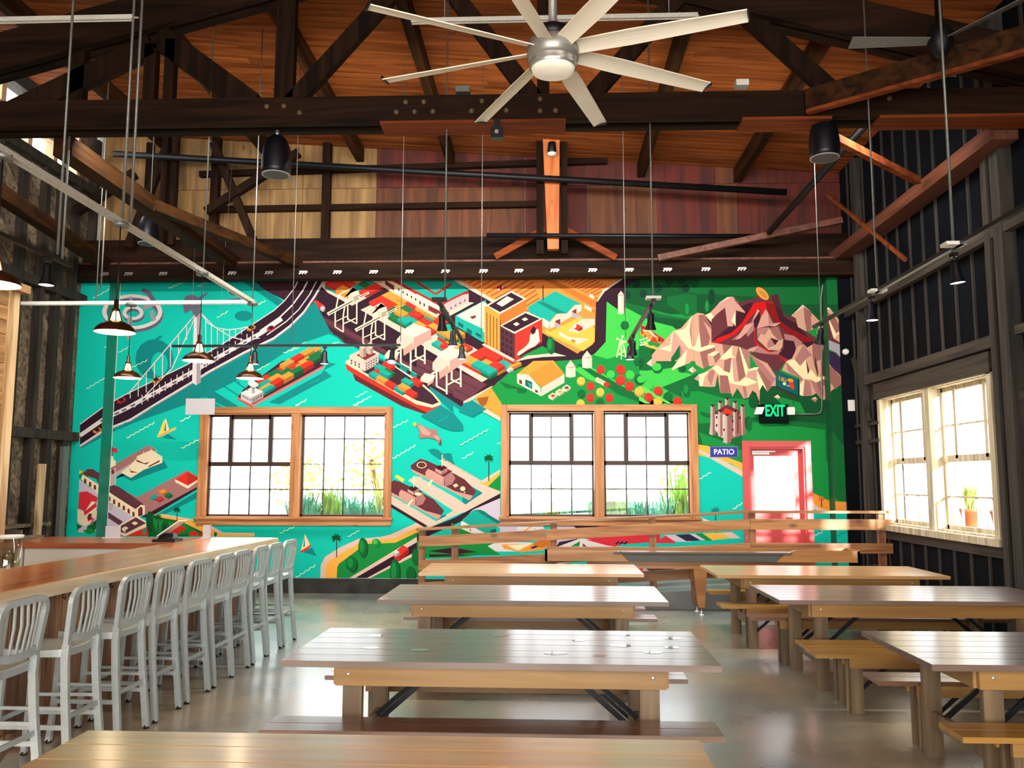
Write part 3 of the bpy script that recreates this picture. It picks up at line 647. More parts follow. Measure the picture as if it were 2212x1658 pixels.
# ---------- container ships
S('B')
s('TS','370 1330 900 1040 960 930 1040 950 920 1010 1000 1070 740 1210 480 1350')
s('PL','60 1280 120 1200 500 920 820 860 900 860 925 950 920 975 210 1365'); s('RS','55 1290 60 1275 210 1350 920 960 922 985 215 1372'); s('RM','60 1290 215 1372 210 1385 60 1300')
W=(100,-56)
def row(x,y,n,cols,b=(56,30),h=34):
    for i in range(n-1,-1,-1): iso(x+W[0]*i*1.0,y+W[1]*i,(W[0]*.98,W[1]*.98),b,h,cols[i])
row(250,1105,6,['RD','CG','RD','OR','CG','OR'],(50,26),34)
row(480,950,3,['OR','RD','OR'],(50,26),34)
row(262,1150,6,['CT','OR','CG','RD','OR','CG'],(56,30),36)
row(640,960,2,['OR','CG'],(56,30),30)
row(275,1190,5,['OR','RD','OR','CG','RD'],(50,26),44)
iso(300,1205,(96,-54),(40,22),30,'CT')
iso(95,1235,(120,-62),(105,50),62,'WH'); s('WH','165 1120 210 1108 270 1145 265 1175 220 1200 170 1160'); s('GY','205 1190 235 1190 235 1240 205 1240'); line('DK',6,(165,1155),(220,1190),(265,1175))
for i in range(4): el('RDk',120+i*22,1270+i*12,6,8,8); el('RDk',225+i*24,1305-i*14,6,8,8)
# red ship
s(sh('DKR',.8),'1195 1010 1230 1110 1700 1370 1960 1460 2060 1420 2080 1370 1700 1300')
s('RD','1135 930 1145 1000 1200 1040 1700 1310 1960 1440 2050 1410 2085 1360 2080 1330 1600 1180'); 
s('RC','1135 920 1180 900 1600 950 1900 1140 2020 1250 2080 1320 2085 1355 2000 1385 1840 1350 1200 985 1140 945')
s('PL','1190 920 1480 910 1600 960 1880 1150 2000 1250 2065 1330 2000 1355 1840 1310 1320 1030')
s('PK','1175 860 1350 780 1470 840 1460 900 1440 960 1325 1020 1175 930'); s('CS','1325 910 1465 850 1465 930 1330 1020'); s('PK','1175 865 1325 915 1325 1020 1175 935'); s('DKR','1245 860 1350 810 1445 850 1330 910')
for x,y in ((1275,800),(1345,770)): iso(x,y-20,(30,-14),(36,16),90,'PK')
for j in range(2):
    for i in range(3): el('RDk',1195+i*38,925+i*18+j*26-10,8,10,8)
for j in range(3):
    for i in range(5): el('RDk',1345+i*24,945-i*13+j*26,6,8,8)
Wb=(84,50)
for x,y,c,z in ((1500,940,'RD',2),(1420,965,'CT',2),(1400,1020,'RD',1),(1365,1040,'CT',1),(1500,1010,'CG',2),(1440,1080,'OR',1),(1470,1020,'CT',2),(1525,1130,'RD',1),(1780,1100,'RD',2),(1690,1105,'CT',2),(1620,1180,'CT',1),(1660,1160,'OR',1),(1730,1215,'RD',1)):
    iso(x,y,(44,-24),Wb,34,c)
S('F')
s('TS','1420 150 1590 60 1700 130 1780 230 1780 275 1700 280 1600 250')
# cranes
S('B')
def crane(x,y):
    L=[((x,y),(x-35,y+180),(x-35,y+320)),((x+75,y+20),(x+45,y+210),(x+45,y+370)),((x+120,y-60),(x+90,y+80),(x+90,y+250)),((x+195,y-30),(x+180,y+100),(x+180,y+290))]
    for q in L: strip('CR',13,*q)
    strip('CR',12,(x,y),(x+150,y-75),(x+195,y-40),(x+45,y+30),(x,y))
    line('CR',11,(x-35,y+320),(x+45,y+370)); line('CR',11,(x+45,y+290),(x+180,y+230)); line('CR',11,(x+90,y+240),(x+180,y+290)); line('CR',9,(x-35,y+270),(x+90,y+210))
    line('CR',34,(x-110,y+195),(x+150,y+55)); line('DK',9,(x-95,y+190),(x+140,y+62)); iso(x+110,y-10,(60,-28),(40,30),50,'CR'); line('CR',22,(x+200,y+30),(x+300,y-20)); line('DK',8,(x+210,y+25),(x+290,y-14))
crane(1068,200+60); crane(1345,360+60)
iso(810,330,(30,-20),(90,60),34,'RD'); iso(885,385,(22,-14),(26,18),28,'WH')
def crane2(x,y,k=1):
    f=lambda *a:[(x+q[0]*k,y+q[1]*k) for q in a]
    for q in (((30,130),(30,320)),((130,170),(130,400)),((180,60),(180,260)),((270,60),(270,330))): line('CR',17,*f(*q))
    line('CR',15,*f((30,320),(125,370))); line('CR',15,*f((130,310),(270,240))); line('CR',15,*f((170,250),(270,300)))
    p('CR',*f((40,0),(160,-75),(330,-15),(160,80),(40,20))); p('SHL',*f((155,70),(330,-15),(335,80),(300,90),(60,250),(50,130),(150,110))); p('PK',*f((-10,90),(45,20),(155,70),(150,110),(60,180),(-10,160))); line('CR',6,*f((155,70),(155,160)))
    p('CR',*f((-130,240),(-90,190),(20,210),(0,250),(-60,290),(-130,270))); p('SHL',*f((-60,290),(0,250),(0,280),(-60,320))); line('CR',20,*f((-20,200),(50,160)))
crane2(1655,620)
S('C'); crane2(170,850)
# waves upper middle
S('B')
for a in ((710,745,800,685),(520,840,680,780),(1010,745,1065,730),(1240,1280,1355,1218),(1210,1360,1395,1265),(640,1360,750,1300),(260,1010,380,945),(265,360,340,320)): wave(*a)
wave(770,1150,880,1095,8,'TM'); wave(410,710,520,655,7,'TM')
# ---------- bridge
S('A')
s('TS','90 1640 280 1500 1150 1130 1400 1000 1850 700 2100 560 2400 330 2560 640 2212 760 1900 960 1500 1170 1150 1340 600 1530 330 1650 60 1790')
s('TS','1240 1130 1640 1370 1520 1370 1150 1200')
for i in range(7):
    line('TS',9,(1220+i*85,1200-i*70+40),(1480+i*85 if i<4 else 1650,1330-i*60+60))
# ring station shadow & generic ring
el('TS',800,900,190,200); el('T',850,950,85,120); s('TS','640 830 860 660 880 680 760 760 800 800')
def ring(cx,cy,rx,ry,w,c,n=28,rot=0):
    o=[(cx+rx*math.cos(a),cy+ry*math.sin(a)) for a in [2*math.pi*i/n for i in range(n+1)]]
    i_=[(cx+(rx-w)*math.cos(a),cy+(ry-w*.75)*math.sin(a)) for a in [2*math.pi*i/n for i in range(n+1)]]
    for k in range(n): p(c,o[k],o[k+1],i_[k+1],i_[k])
ring(590,462,300,172,64,'GG'); ring(580,430,300,175,44,'WH'); ring(594,462,110,76,50,'GG'); ring(590,440,105,72,40,'WH'); line('GY',45,(560,480),(545,700))
strip('GG',46,(800,330),(740,240),(680,210)); strip('GG',44,(440,210),(380,260),(360,400)); line('GY',40,(690,400),(840,330)); line('GY',30,(565,280),(580,370)); line('GY',40,(770,420),(800,520)) 
# far small island thing
el('TS',1690,470,90,50); s('GG','1500 310 1660 290 1640 350 1520 345'); el('GG',1590,240,50,30); 
# road decks
road1=[(60,1600),(290,1430),(500,1310),(870,1130),(1120,1010),(1500,790),(1760,620),(1990,470),(2100,370),(2200,240),(2260,110),(2300,20)]
road2=[(60,1720),(290,1570),(560,1460),(900,1250),(1350,980),(1700,790),(1990,650),(2150,530),(2290,390),(2400,230),(2470,110),(2500,20)]
poly=[(x,y-50) for x,y in road1]+[(x,y+45) for x,y in road2][::-1]
p('DK',*poly)
mid=[((x1+x2)/2,(y1+y2)/2) for (x1,y1),(x2,y2) in zip(road1,road2)]
strip('WH',40,*mid[:8]); strip('WH',14,*[(x-22,y-14) for x,y in mid[6:]]); strip('WH',10,*[(x+45,y+26) for x,y in mid[6:]])
for i in range(17):
    t=.14+i*.042; k=t*7; j=int(k); f=k-j
    x=mid[j][0]*(1-f)+mid[j+1][0]*f; y=mid[j][1]*(1-f)+mid[j+1][1]*f
    s('GG','%f %f %f %f %f %f %f %f'%(x-28,y+8,x+20,y-16,x+26,y+4,x-18,y+22))
strip('WH',9,*[(x,y-52) for x,y in road1]); strip('WH',18,*[(x,y+42) for x,y in road2]); strip('GY',10,*[(x,y+56) for x,y in road2])
# tower and cables
s('WH','1195 450 1230 420 1262 450 1262 1130 1215 1160 1175 1130'); s('GY','1225 440 1265 440 1262 1130 1218 1158'); 
for i in range(9):
    t=i/8; x=1200-(1200-560)*t; y=480+(1230-480)*t
    line('WH',8,(x,y),(x,y+60+ (170*(4*t*(1-t)))))
line('WH',10,(1200,470),(540,1250)); line('WH',9,(1210,480),(980,990),(600,1380))
cab=[(1270,450),(1330,540),(1420,590),(1530,610),(1640,600),(1730,580)]
strip('WH',10,*cab); cab2=[(1280,460),(1400,580),(1560,680),(1700,715),(1850,690)]; strip('WH',9,*cab2)
for i in range(8):
    x=1310+i*60; y=[520,560,585,600,608,608,603,590][i]; line('WH',8,(x,y),(x,870-i*36))
for i in range(20):
    x=680+i*58; y=1330-i*33.5; line('WH',8,(x,y-75+(i%3)*3),(x,y+20))
# dark creature -> plain dark blob
s('GG','1085 330 1120 270 1190 260 1240 290 1330 235 1340 245 1260 310 1300 330 1380 330 1290 350 1250 400 1280 420 1215 490 1170 410 1110 450 1090 380')
# cars
for x,y,c in ((1725,590,'OR'),(780,1110,'OR'),(430,1310,'RM'),(190,1610,'OR'),(1920,595,'RM')): car(x,y,c,1,1.6)
for a in ((190,295,370,195),(345,180,405,155),(945,195,1095,130),(1230,175,1340,125),(1425,490,1535,425),(1835,355,1905,320),(125,1195,310,1085),(450,835,565,770),(545,1000,735,910),(305,785,370,730),(2085,840,2212,785),(1055,1520,1165,1465),(570,1658,800,1530),(1825,1010,1950,945)): wave(*a,9)
wave(765,1390,870,1335,7,'TM'); wave(1470,990,1720,860,7,'TM'); wave(410,1610,525,1530,7,'TM')
# white panel is a real object
# ---------- E region
S('E')
s('RC','980 430 1080 225 1120 360 1190 320 1195 345 1010 435'); s('YL','1000 400 1050 260 1075 230 1065 370'); s('SD','980 415 1190 320 1195 340 1010 435'); s('TS','1040 440 1210 465 1100 400'); s('TS','1060 360 1080 260 1085 370')
for a in ((1240,260,1360,200),(640,445,955,268),(1255,560,1465,450)): wave(*a,13)
wave(910,115,1035,45,8,'TM'); wave(510,345,645,262,8,'TM')
s('CS','350 830 880 525 975 570 975 600 800 700 380 960'); s('SH','340 830 880 525 975 575 700 720 400 900')
s('TS','515 900 700 740 1060 700 1100 775 700 925 560 860'); 
s('CR','575 830 690 740 770 650 920 580 1040 650 1040 720 830 800 690 890'); s('CR','750 650 920 575 1035 650 900 735 800 720'); s('DKR','740 680 760 710 860 740 900 710 840 725'); s('DKR','660 770 690 810 770 830 690 830'); s('DKR','880 760 1010 690 1010 710 890 770'); line('CR',7,(820,640),(835,590)); line('CR',6,(920,590),(915,560))
s('SH','450 960 760 1105 1320 800 1440 880 1440 1010 900 1330 600 1200'); s('RDk','800 1330 1440 985 1440 1010 900 1330'); s('TS','1010 1290 1440 1040 1440 1110 1060 1300')
s('RD','1185 905 1320 820 1445 890 1440 920 1325 980'); s(sh('RD',.85),'1320 820 1445 890 1325 980'); s('CR','1185 905 1325 975 1445 905 1445 925 1325 1010 1185 935'); 
for x,y,c in ((905,1110,'CT'),(1000,1050,'OR'),(1065,1090,'CG'),(965,1130,'RM')): iso(x,y-10,(50,-28),(44,26),20,c)
s('GN','110 800 200 830 210 900 110 900') ; s('SD','110 800 160 820 110 850')
s('PM','150 850 200 790 260 790 360 850 420 960 460 960 560 990 840 1190 750 1240 560 1130 330 960 300 900')
s('CR','150 850 320 960 400 1020 740 1240 800 1190 845 1195 845 1290 780 1330 700 1320 330 1080 130 900'); s('CR','400 760 460 790 520 760 520 960 460 980 390 950'); s('CS','460 790 520 765 515 960 462 978'); s('CR','400 700 465 660 520 700 520 750 460 780 400 750'); s('CR','440 650 490 640 495 690 440 700'); s('DKR','400 745 460 785 520 755 520 765 460 797 400 760'); el('DKR',427,828,17,26); el('DKR',487,820,17,28); line('RDk',9,(478,540),(478,650)); s('RM','482 548 535 560 540 615 482 598')
for i in range(11):
    x=165+i*54 ; y=895+i*35+ (20 if i>3 else 0); s('DKR','%d %d %d %d %d %d %d %d %d %d'%(x,y+10,x+12,y,x+26,y+14,x+26,y+62,x,y+50))
s('DKR','770 1240 800 1210 820 1225 820 1310 770 1320')
s('LV','110 900 330 1080 700 1320 800 1370 600 1400 480 1500 100 1500 100 1300'); s('PM','330 1200 600 1380 560 1420 300 1250'); s('CS','350 1130 500 1180 470 1260 340 1200')
s('RM','110 1050 200 1040 320 1110 300 1180 170 1260 100 1230'); s('CR','90 1240 170 1270 300 1180 310 1320 180 1430 90 1380'); s('RM','160 1260 300 1180 310 1210 170 1310'); s('DKR','200 1330 220 1290 250 1290 250 1360 210 1370'); s('CR','180 1260 300 1160 250 1150'); line('RM',14,(210,1370),(270,1340),(250,1400))
s('GM','80 1400 150 1430 90 1470'); s('GM','200 1430 310 1370 370 1400 290 1470 190 1500'); s('GN','150 1480 230 1450 310 1490 220 1520'); s('GD','260 1390 330 1340 370 1400 300 1420')
s('RD','465 1480 620 1540 880 1400 885 1540 465 1540'); s('CR','465 1470 750 1310 885 1390 880 1430 620 1545'); s('PM','500 1470 745 1330 860 1395 630 1510'); s('CR','590 1450 630 1430 665 1450 630 1475'); s('CR','695 1395 735 1375 770 1395 735 1420'); s('CR','590 1450 630 1475 630 1500 590 1475') ; s('CT','820 1460 850 1450 850 1520 820 1520'); s('CS','310 1450 440 1440 460 1535 300 1535')
s('GM','850 1330 940 1290 1080 1330 1300 1390 1420 1440 1600 1540 880 1545 880 1400'); s('GN','900 1320 1100 1380 1290 1400 1450 1500 1100 1540 1000 1540')
s('SD','940 1300 1040 1300 1380 1350 1420 1400 1500 1420 1700 1500 2072 1510 2072 1545 1600 1545 1400 1450 1240 1370 1060 1340'); s('PK','1030 1290 1380 1350 1400 1370 1040 1310'); s('PK','1500 1420 1600 1430 1720 1500 2072 1505 2072 1520 1700 1520'); s('T','1560 1420 1700 1440 1760 1500 2072 1505 2200 1420')
el('GD',900,1380,40,120); tree(1070,1460,38,60,'GM','GD'); palm(995,1330,200,50,'GD'); palm(1205,1245,180,44,'GD')
s('RD','1090 1490 1220 1420 1320 1450 1200 1530 1130 1530'); s('CR','1075 1500 1100 1480 1180 1540 1075 1540'); s('RD','1340 1500 1400 1480 1480 1540 1340 1540'); s(sh('RD',.8),'1440 1520 1530 1480 1600 1530 1450 1540'); el('GM',1635,1520,18,26)
# under windows
S('F')
s('T','0 1085 1160 1085 1160 1530 0 1530')
s('PK','560 1530 565 1420 600 1350 730 1270 880 1200 1080 1180 1160 1160 1385 1060 1440 1070 1440 1530')
s('SD','605 1530 610 1430 640 1380 760 1310 900 1230 1050 1205 1200 1190 1400 1090 1440 1100 1440 1530')
s('GN','700 1530 705 1440 720 1410 880 1290 960 1240 1200 1230 1390 1140 1440 1130 1440 1530')
s('PK','810 1530 1385 1180 1385 1330 990 1530'); s('DK','860 1530 1385 1225 1385 1300 960 1530')
tree(922,1270,38,45,'GM','GN'); tree(825,1410,46,20,'GM','GN'); tree(1035,1230,34,0,'GN','GL'); tree(1195,1480,42,70,'GM','GN'); tree(1330,1500,40,30,'GM','GM'); tree(1370,1350,30,40,'GM','GM')
iso(1185,1320,(80,-70),(50,30),40,'RD') ; iso(1180,1310,(26,-18),(30,16),24,'WH')
palm(700,1190,165,50,'GD')
s('RC','395 1300 430 1155 470 1240 460 1270'); s('RD','380 1310 480 1245 480 1260 440 1300 385 1318'); s('TS','410 1310 490 1270 530 1345'); s('TS','425 1170 415 1270 430 1260')
for a in ((355,1525,520,1420),(795,1180,895,1125),(215,1150,345,1090),(1175,250,1310,185),(1175,515,1375,398),(1755,400,1995,265),(1770,515,1865,460),(850,65,960,0),(350,65,445,10)): wave(*a,9)
wave(1565,200,1660,150,7,'TM'); wave(2070,385,2096,380,8)
# piers / navy ships
s('TS','1480 440 1540 430 1600 470 1680 470 1690 520 1720 590 1600 540 1500 470')
s('PK','1310 700 1360 665 1420 670 1480 720 1930 960 1690 980 1560 880'); s(sh('PK',.92),'1590 530 1640 530 2090 790 2090 830 2000 860 1500 1100 1420 1070 1165 910 1165 820 1540 1045 1960 820 1600 600')
s('PK','1165 820 1540 1045 1940 815 1700 680 1600 600 1600 530 2095 795 2095 830 1480 1100 1165 920'); s('RDk','1165 900 1480 1090 1440 1095 1165 930')
s('T','1600 600 1760 690 1945 805 1800 905 1400 700 1500 640'); s('T','1165 800 1420 780 1705 950 1550 1045 1165 830') ; s('PK','1360 690 1440 690 1720 850 1790 900 1700 960 1420 780')
s('TS','1780 760 1860 760 1945 805 1800 905 1770 880'); s('TS','1560 1010 1620 990 1640 1000 1550 1045')
s('SD','1920 720 2000 690 2090 620 2095 700 2000 760'); s('PK','1920 710 2095 605 2095 625 1960 720'); s('GN','1990 750 2095 650 2095 790 2060 780'); palm(1998,510,195,46,'GD')
def navy(f):
    p('SHL',*[f(*q) for q in ((0,60),(20,90),(480,330),(510,290),(200,80),(0,20))]); p('RX',*[f(*q) for q in ((0,30),(75,-25),(130,-10),(300,70),(440,150),(535,250),(510,290),(360,250),(180,150),(0,60))])
    p('SHL',*[f(*q) for q in ((120,90),(140,60),(270,120),(270,210),(120,120))]); p('SH',*[f(*q) for q in ((270,120),(330,80),(365,140),(340,190),(280,210))]); p('RX',*[f(*q) for q in ((150,60),(230,30),(340,80),(270,130))]); p('SHL',*[f(*q) for q in ((200,55),(250,80),(250,110),(200,80))]); p('SH',*[f(*q) for q in ((250,80),(300,50),(300,85),(250,110))]); p('RDk',*[f(*q) for q in ((200,50),(255,25),(300,50),(250,78))])
    line('RC',8,f(255,40),f(258,-60)); line('RC',6,f(235,-5),f(280,-25)); 
    for i in range(8): 
        a=f(135+i*17,80+i*10); el('RDk',a[0],a[1],4,4,6)
navy(lambda x,y:(1333+x*1.04,540+y*1.0))
ring(1425,568,42,28,7,'RC',18); 
s('RC','1690 740 1720 725 1740 745 1710 760'); el('RC',1775,770,22,20); el('RC',1790,800,6,6)
s('RC','1470 740 1510 690 1525 695 1490 745')
navy(lambda x,y:(1120+x*.93,720+y*.95))
s('YL','1195 670 1215 650 1280 690 1265 715'); el('RC',1395,815,30,14); s('RC','1295 915 1345 855 1355 862 1315 920')
# lower centre
s('DK','1385 1160 1500 1100 1700 1020 2095 810 2095 880 1760 1050 1385 1215'); s('RD','1965 920 2020 890 2040 905 1990 940'); s('LV','1860 950 2095 850 2095 1100 1760 1060')
s('CT','1765 1040 1870 950 2090 1060 2000 1170'); s('CT','1780 1030 1880 950 1960 960 2095 1070 2000 1170 1870 1090'); s('CR','1760 1050 1940 1165 1760 1130'); s('WH','1765 1045 2000 1165 1990 1200 1765 1110'); s(sh('CT',.7),'1880 950 1930 950 2095 1050 2080 1075')
for x,y in ((1790,1080),(1830,1110),(1890,1150)): s('RDk','%d %d %d %d %d %d'%(x,y,x+16,y+8,x+14,y+24))
s('GN','1700 1130 1760 1110 1900 1170 1700 1200'); s('DT','1995 1160 2020 1120 2060 1110 2060 1170'); s('GN','1395 1240 1550 1190 1900 1200 2095 1330 1395 1330')
s('RDk','1480 1300 1700 1270 1900 1310 1700 1330')
el('GN',1688,1085,14,22)
# spacecraft -> plain rocket-like boat
S('M')
s('SH','500 450 600 480 720 550 860 560 870 650 930 720 945 830 900 820 860 740 700 700 560 720 540 640 570 600 520 520'); s('SHL','520 480 600 490 760 620 720 670 600 640 560 560'); el('SD',468,468,34,36); s('SHL','790 660 880 670 920 740 860 740'); s('RX','935 720 945 835 900 830'); el('TS',830,960,110,55,10,15); el('TS',1060,1020,70,40)
# pillars handled separately

YB = 13.5
def wall_pt(px, py, Y):          # measured point -> metres on a wall plane at depth Y
    d = fw * 1840 + r2 * (px - 1106) + u2 * (829 - py); t = Y / d.y
    return (t * d.x, 1.76 + t * d.z)
def half(poly, ax, v, k):
    o_ = []
    for i in range(len(poly)):
        a = poly[i]; b = poly[(i + 1) % len(poly)]; da = (a[ax] - v) * k; db = (b[ax] - v) * k
        if da >= 0: o_.append(a)
        if (da >= 0) != (db >= 0):
            t = da / (da - db); o_.append((a[0] + (b[0] - a[0]) * t, a[1] + (b[1] - a[1]) * t))
    return o_
def crop(q, x0, x1, z0, z1):
    for a, v, k in ((0, x0, 1), (0, x1, -1), (1, z0, 1), (1, z1, -1)):
        if len(q) < 3: return []
        q = half(q, a, v, k)
    return q
def big_enough(q):
    if len(q) < 3: return []
    if abs(sum(q[i][0] * q[(i + 1) % len(q)][1] - q[(i + 1) % len(q)][0] * q[i][1] for i in range(len(q)))) / 2 < .00015: return []
    r = []
    for a in q:
        if not r or abs(a[0] - r[-1][0]) + abs(a[1] - r[-1][1]) > .002: r.append(a)
    return r if len(r) > 2 else []
ZB, ZT = .225, 5.1
wall_rects = []; x = -7.0
for hx0, hx1, hz0, hz1 in ((-5.53, -2.48, 1.09, 2.88), (-.68, 2.34, 1.09, 2.88), (3.1, 4.08, .25, 2.33)):
    wall_rects += [(x, hx0, ZB, ZT), (hx0, hx1, ZB, hz0), (hx0, hx1, hz1, ZT)]; x = hx1
wall_rects.append((x, 4.386, ZB, ZT))
painted = {'w': [], 'l': [], 'r': []}
for c_, q_ in polys:
    w_ = [wall_pt(a, b, YB) for a, b in q_]
    for r_ in wall_rects:
        k_ = big_enough(crop(w_, *r_))
        if k_: painted['w'].append((c_, k_))
    if min(a for a, b in q_) < 262:
        k_ = big_enough(crop([wall_pt(a, b, 13.2) for a, b in q_], -7.5, -7.025, ZB, ZT))
        if k_: painted['l'].append((c_, k_))
    if max(a for a, b in q_) > 1780:
        k_ = big_enough(crop([wall_pt(a, b, 13.2) for a, b in q_], 4.369, 4.73, ZB, ZT))
        if k_: painted['r'].append((c_, k_))
# ================================================================== THE SETTING
YB = 13.5; XLW = -7.48; XRW = 4.734; ZR = lambda x: 7.0 - .07 * x
struct(MB().box(XLW - .4, XRW + .4, -6, YB + .3, -.25, 0).build('floor', 'floor', keep=True))
# saw-cut joints in the slab
# ceiling: deck slab above, individual boards below
ce = struct(MB().hexa([(XLW, -6, ZR(XLW) + .04), (XRW, -6, ZR(XRW) + .04), (XRW, YB + .2, ZR(XRW) + .04), (XLW, YB + .2, ZR(XLW) + .04),
            (XLW, -6, ZR(XLW) + .3), (XRW, -6, ZR(XRW) + .3), (XRW, YB + .2, ZR(XRW) + .3), (XLW, YB + .2, ZR(XLW) + .3)]).build('ceiling', 'deck', keep=True))
y = 5.0; k = 0
while y < YB - .05:
    w = .142; js = [XLW + .02, -4.2 + 1.3 * math.sin(k * 2.1), .4 + 1.5 * math.sin(k * 1.3 + 1), XRW - .02]
    for a, b in zip(js, js[1:]):
        MB().hexa([(a, y, ZR(a)), (b - .004, y, ZR(b)), (b - .004, y + w - .012, ZR(b)), (a, y + w - .012, ZR(a)),
                   (a, y, ZR(a) + .035), (b - .004, y, ZR(b) + .035), (b - .004, y + w - .012, ZR(b) + .035), (a, y + w - .012, ZR(a) + .035)]).build('board', 'deck', ce)
    y += w; k += 1

# back wall with openings
holes = [(-5.47, -2.54, 1.15, 2.82), (-.62, 2.28, 1.15, 2.82), (3.165, 4.03, .3, 2.277)]
wb = MB(); x = XLW - .3
for a, b, z0, z1 in holes:
    wb.box(x, a, YB, YB + .22, 0, 7.8); wb.box(a, b, YB, YB + .22, 0, z0); wb.box(a, b, YB, YB + .22, z1, 7.8); x = b
wb.box(x, XRW + .4, YB, YB + .22, 0, 7.8)
wall_back = struct(wb.build('wall_back', 'white', keep=True))
# painted pilasters in the two corners
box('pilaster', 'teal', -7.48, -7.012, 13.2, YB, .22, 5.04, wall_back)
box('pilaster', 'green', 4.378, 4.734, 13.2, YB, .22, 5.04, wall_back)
# plywood sheets of the gable
xs = [-7.4, -6.4, -5.2, -4.0, -2.776, -1.55, -.33, .686, 1.8, 2.75, 3.1, 4.738]
mats = ['ply', 'ply', 'ply', 'ply', 'plyd', 'plyd', 'plyr', 'plyd', 'plyr', 'plyd', 'plyr']
for i in range(len(xs) - 1):
    for z0, z1 in ((5.3, 6.52), (6.53, 7.6)):
        mt = mats[i]
        if mt == 'plyd' and z0 > 6 and i in (4, 5, 7): mt = 'plyr'
        if i == 6: mt = 'plyr'
        box('plywood_sheet', mt, xs[i], xs[i + 1] - .006, YB - .03, YB, z0, min(z1, ZR(xs[i]) + .02), wall_back)
# gable framing
for a, b, z0, z1, w in ((-5.45, -.1, 6.12, 6.2, .1), (-.1, 0, 6.12, 6.2, .1)): pass
beam('gable_rail', 'dark', (-5.4, 13.38, 6.16), (-.1, 13.38, 6.19), .1, .09, wall_back)
beam('gable_rail', 'dark', (-5.7, 13.38, 6.76), (1.0, 13.38, 6.9), .1, .09, wall_back)
for x_ in (-5.43, -3.58): beam('gable_post', 'darkv', (x_, 13.37, 5.4), (x_, 13.37, ZR(x_)), .13, .12, wall_back)
beam('gable_post', 'darkv', (-6.55, 13.37, 5.3), (-6.55, 13.37, 7.3), .1, .1, wall_back); beam('gable_post', 'darkv', (-6.2, 13.3, 5.3), (-6.2, 13.3, 7.3), .12, .12, wall_back)
curb = struct(box('baseboard_back', 'concd', XLW, 4.7, YB - .1, YB, 0, .22)); 

# left wall: dark board wall, diagonal sheathing boards in view, studs and girts
wall_left = struct(MB().box(XLW - .3, XLW - .06, -6, 10.4, 0, 7.9).box(XLW - .3, XLW - .06, 10.4, 13.0, 0, 6.5).box(XLW - .3, XLW - .06, 13.0, YB + .2, 0, 7.9).box(XLW - .3, XLW - .06, 10.4, 13.0, 7.38, 7.9).build('wall_left', 'studl', keep=True))
def clipq(poly, ax, v, s):
    out = []
    for i in range(len(poly)):
        a = poly[i]; b = poly[(i + 1) % len(poly)]; da = (a[ax] - v) * s; db = (b[ax] - v) * s
        if da >= 0: out.append(a)
        if (da >= 0) != (db >= 0):
            t = da / (da - db); out.append((a[0] + (b[0] - a[0]) * t, a[1] + (b[1] - a[1]) * t))
    return out
w = .2
for k in range(-12, 34):
    c = 5.2 + k * w * 1.414
    q = [(9.6, c), (9.6, c + w * 1.39), (13.5, c + w * 1.39 - 3.9), (13.5, c - 3.9)]
    for ax, v, s in ((1, .02, 1), (1, 7.4, -1)):
        if len(q) > 2: q = clipq(q, ax, v, s)
    if len(q) < 3: continue
    q2 = clipq(q, 0, 13.0, 1)   # in front of the solid wall beside the opening
    q3 = clipq(clipq(q, 0, 13.0, -1), 1, 6.48, -1)
    for qq in (q2, q3):
        if len(qq) > 2: MB().prism([(XLW - .06, a, b) for a, b in qq], (.025, 0, 0)).build('diagonal_board', 'barn', wall_left)
for yy in (13.36, 12.86, 12.44, 12.02, 11.5, 10.9): beam('stud', 'studl', (XLW + .03, yy, 0), (XLW + .03, yy, 7.35 if yy > 13 or 10.4 > yy else 6.48), .1, .11, wall_left)
for zz in (2.42, 4.62, 6.45): box('girt', 'studl', XLW - .03, XLW + .1, 9.5, 13.45, zz - .07, zz + .07, wall_left)
box('sill_shelf', 'barn', XLW - .02, XLW + .14, 9.5, 12.5, 1.08, 1.13, wall_left)
for yy in (10.4, 11.05, 11.7, 12.35, 13.0): box('opening_post', 'postl', XLW - .2, XLW - .05, yy - .05, yy + .05, 6.5, 7.4, wall_left)
box('opening_rail', 'postl', XLW - .18, XLW - .05, 10.4, 13, 6.9, 6.98, wall_left)

# right wall: dark sheathing, studs, girts, window with pale frame
WY0, WY1, WZ0, WZ1 = 9.2, 12.15, 1.16, 2.9
wall_right = struct(MB().box(XRW, XRW + .25, -6, WY0, 0, 7.6).box(XRW, XRW + .25, WY1, YB + .2, 0, 7.6).box(XRW, XRW + .25, WY0, WY1, 0, WZ0).box(XRW, XRW + .25, WY0, WY1, WZ1, 7.6).build('wall_right', 'navy', keep=True))
ys = [13.12, 12.85, 12.5, 12.1, 11.73, 11.36, 10.98, 10.6, 10.22, 9.83, 9.43, 9.12, 8.95, 8.2, 7.7, 7.3, 6.9, 6.5, 6.1, 5.7, 5.3]
for yy in ys:
    segs = [(0, 6.7)] if yy > 12.2 or yy < 9.15 else [(0, WZ0 - .12), (3.28, 6.7)]
    for a, b in segs: box('stud', 'studr', XRW - .022, XRW, yy - .018, yy + .018, a, b, wall_right)
box('header', 'girt', XRW - .1, XRW, 8.95, 12.55, 3.14, 3.27, wall_right); box('header', 'girt', XRW - .07, XRW, 9.1, 12.3, 2.9, 3.12, wall_right)
box('girt', 'girt', XRW - .13, XRW - .05, 5, 13.2, 4.25, 4.42, wall_right)
box('post', 'studr', XRW - .14, XRW, 8.55, 8.72, 0, 6.6, wall_right); box('post', 'studr', XRW - .14, XRW, 8.8, 8.9, 0, 6.6, wall_right)
box('post', 'studr', XRW - .12, XRW, 12.6, 12.7, 0, 6.6, wall_right); box('post', 'navy', XRW - .2, XRW, 13.15, 13.2, 0, 5.3, wall_right)
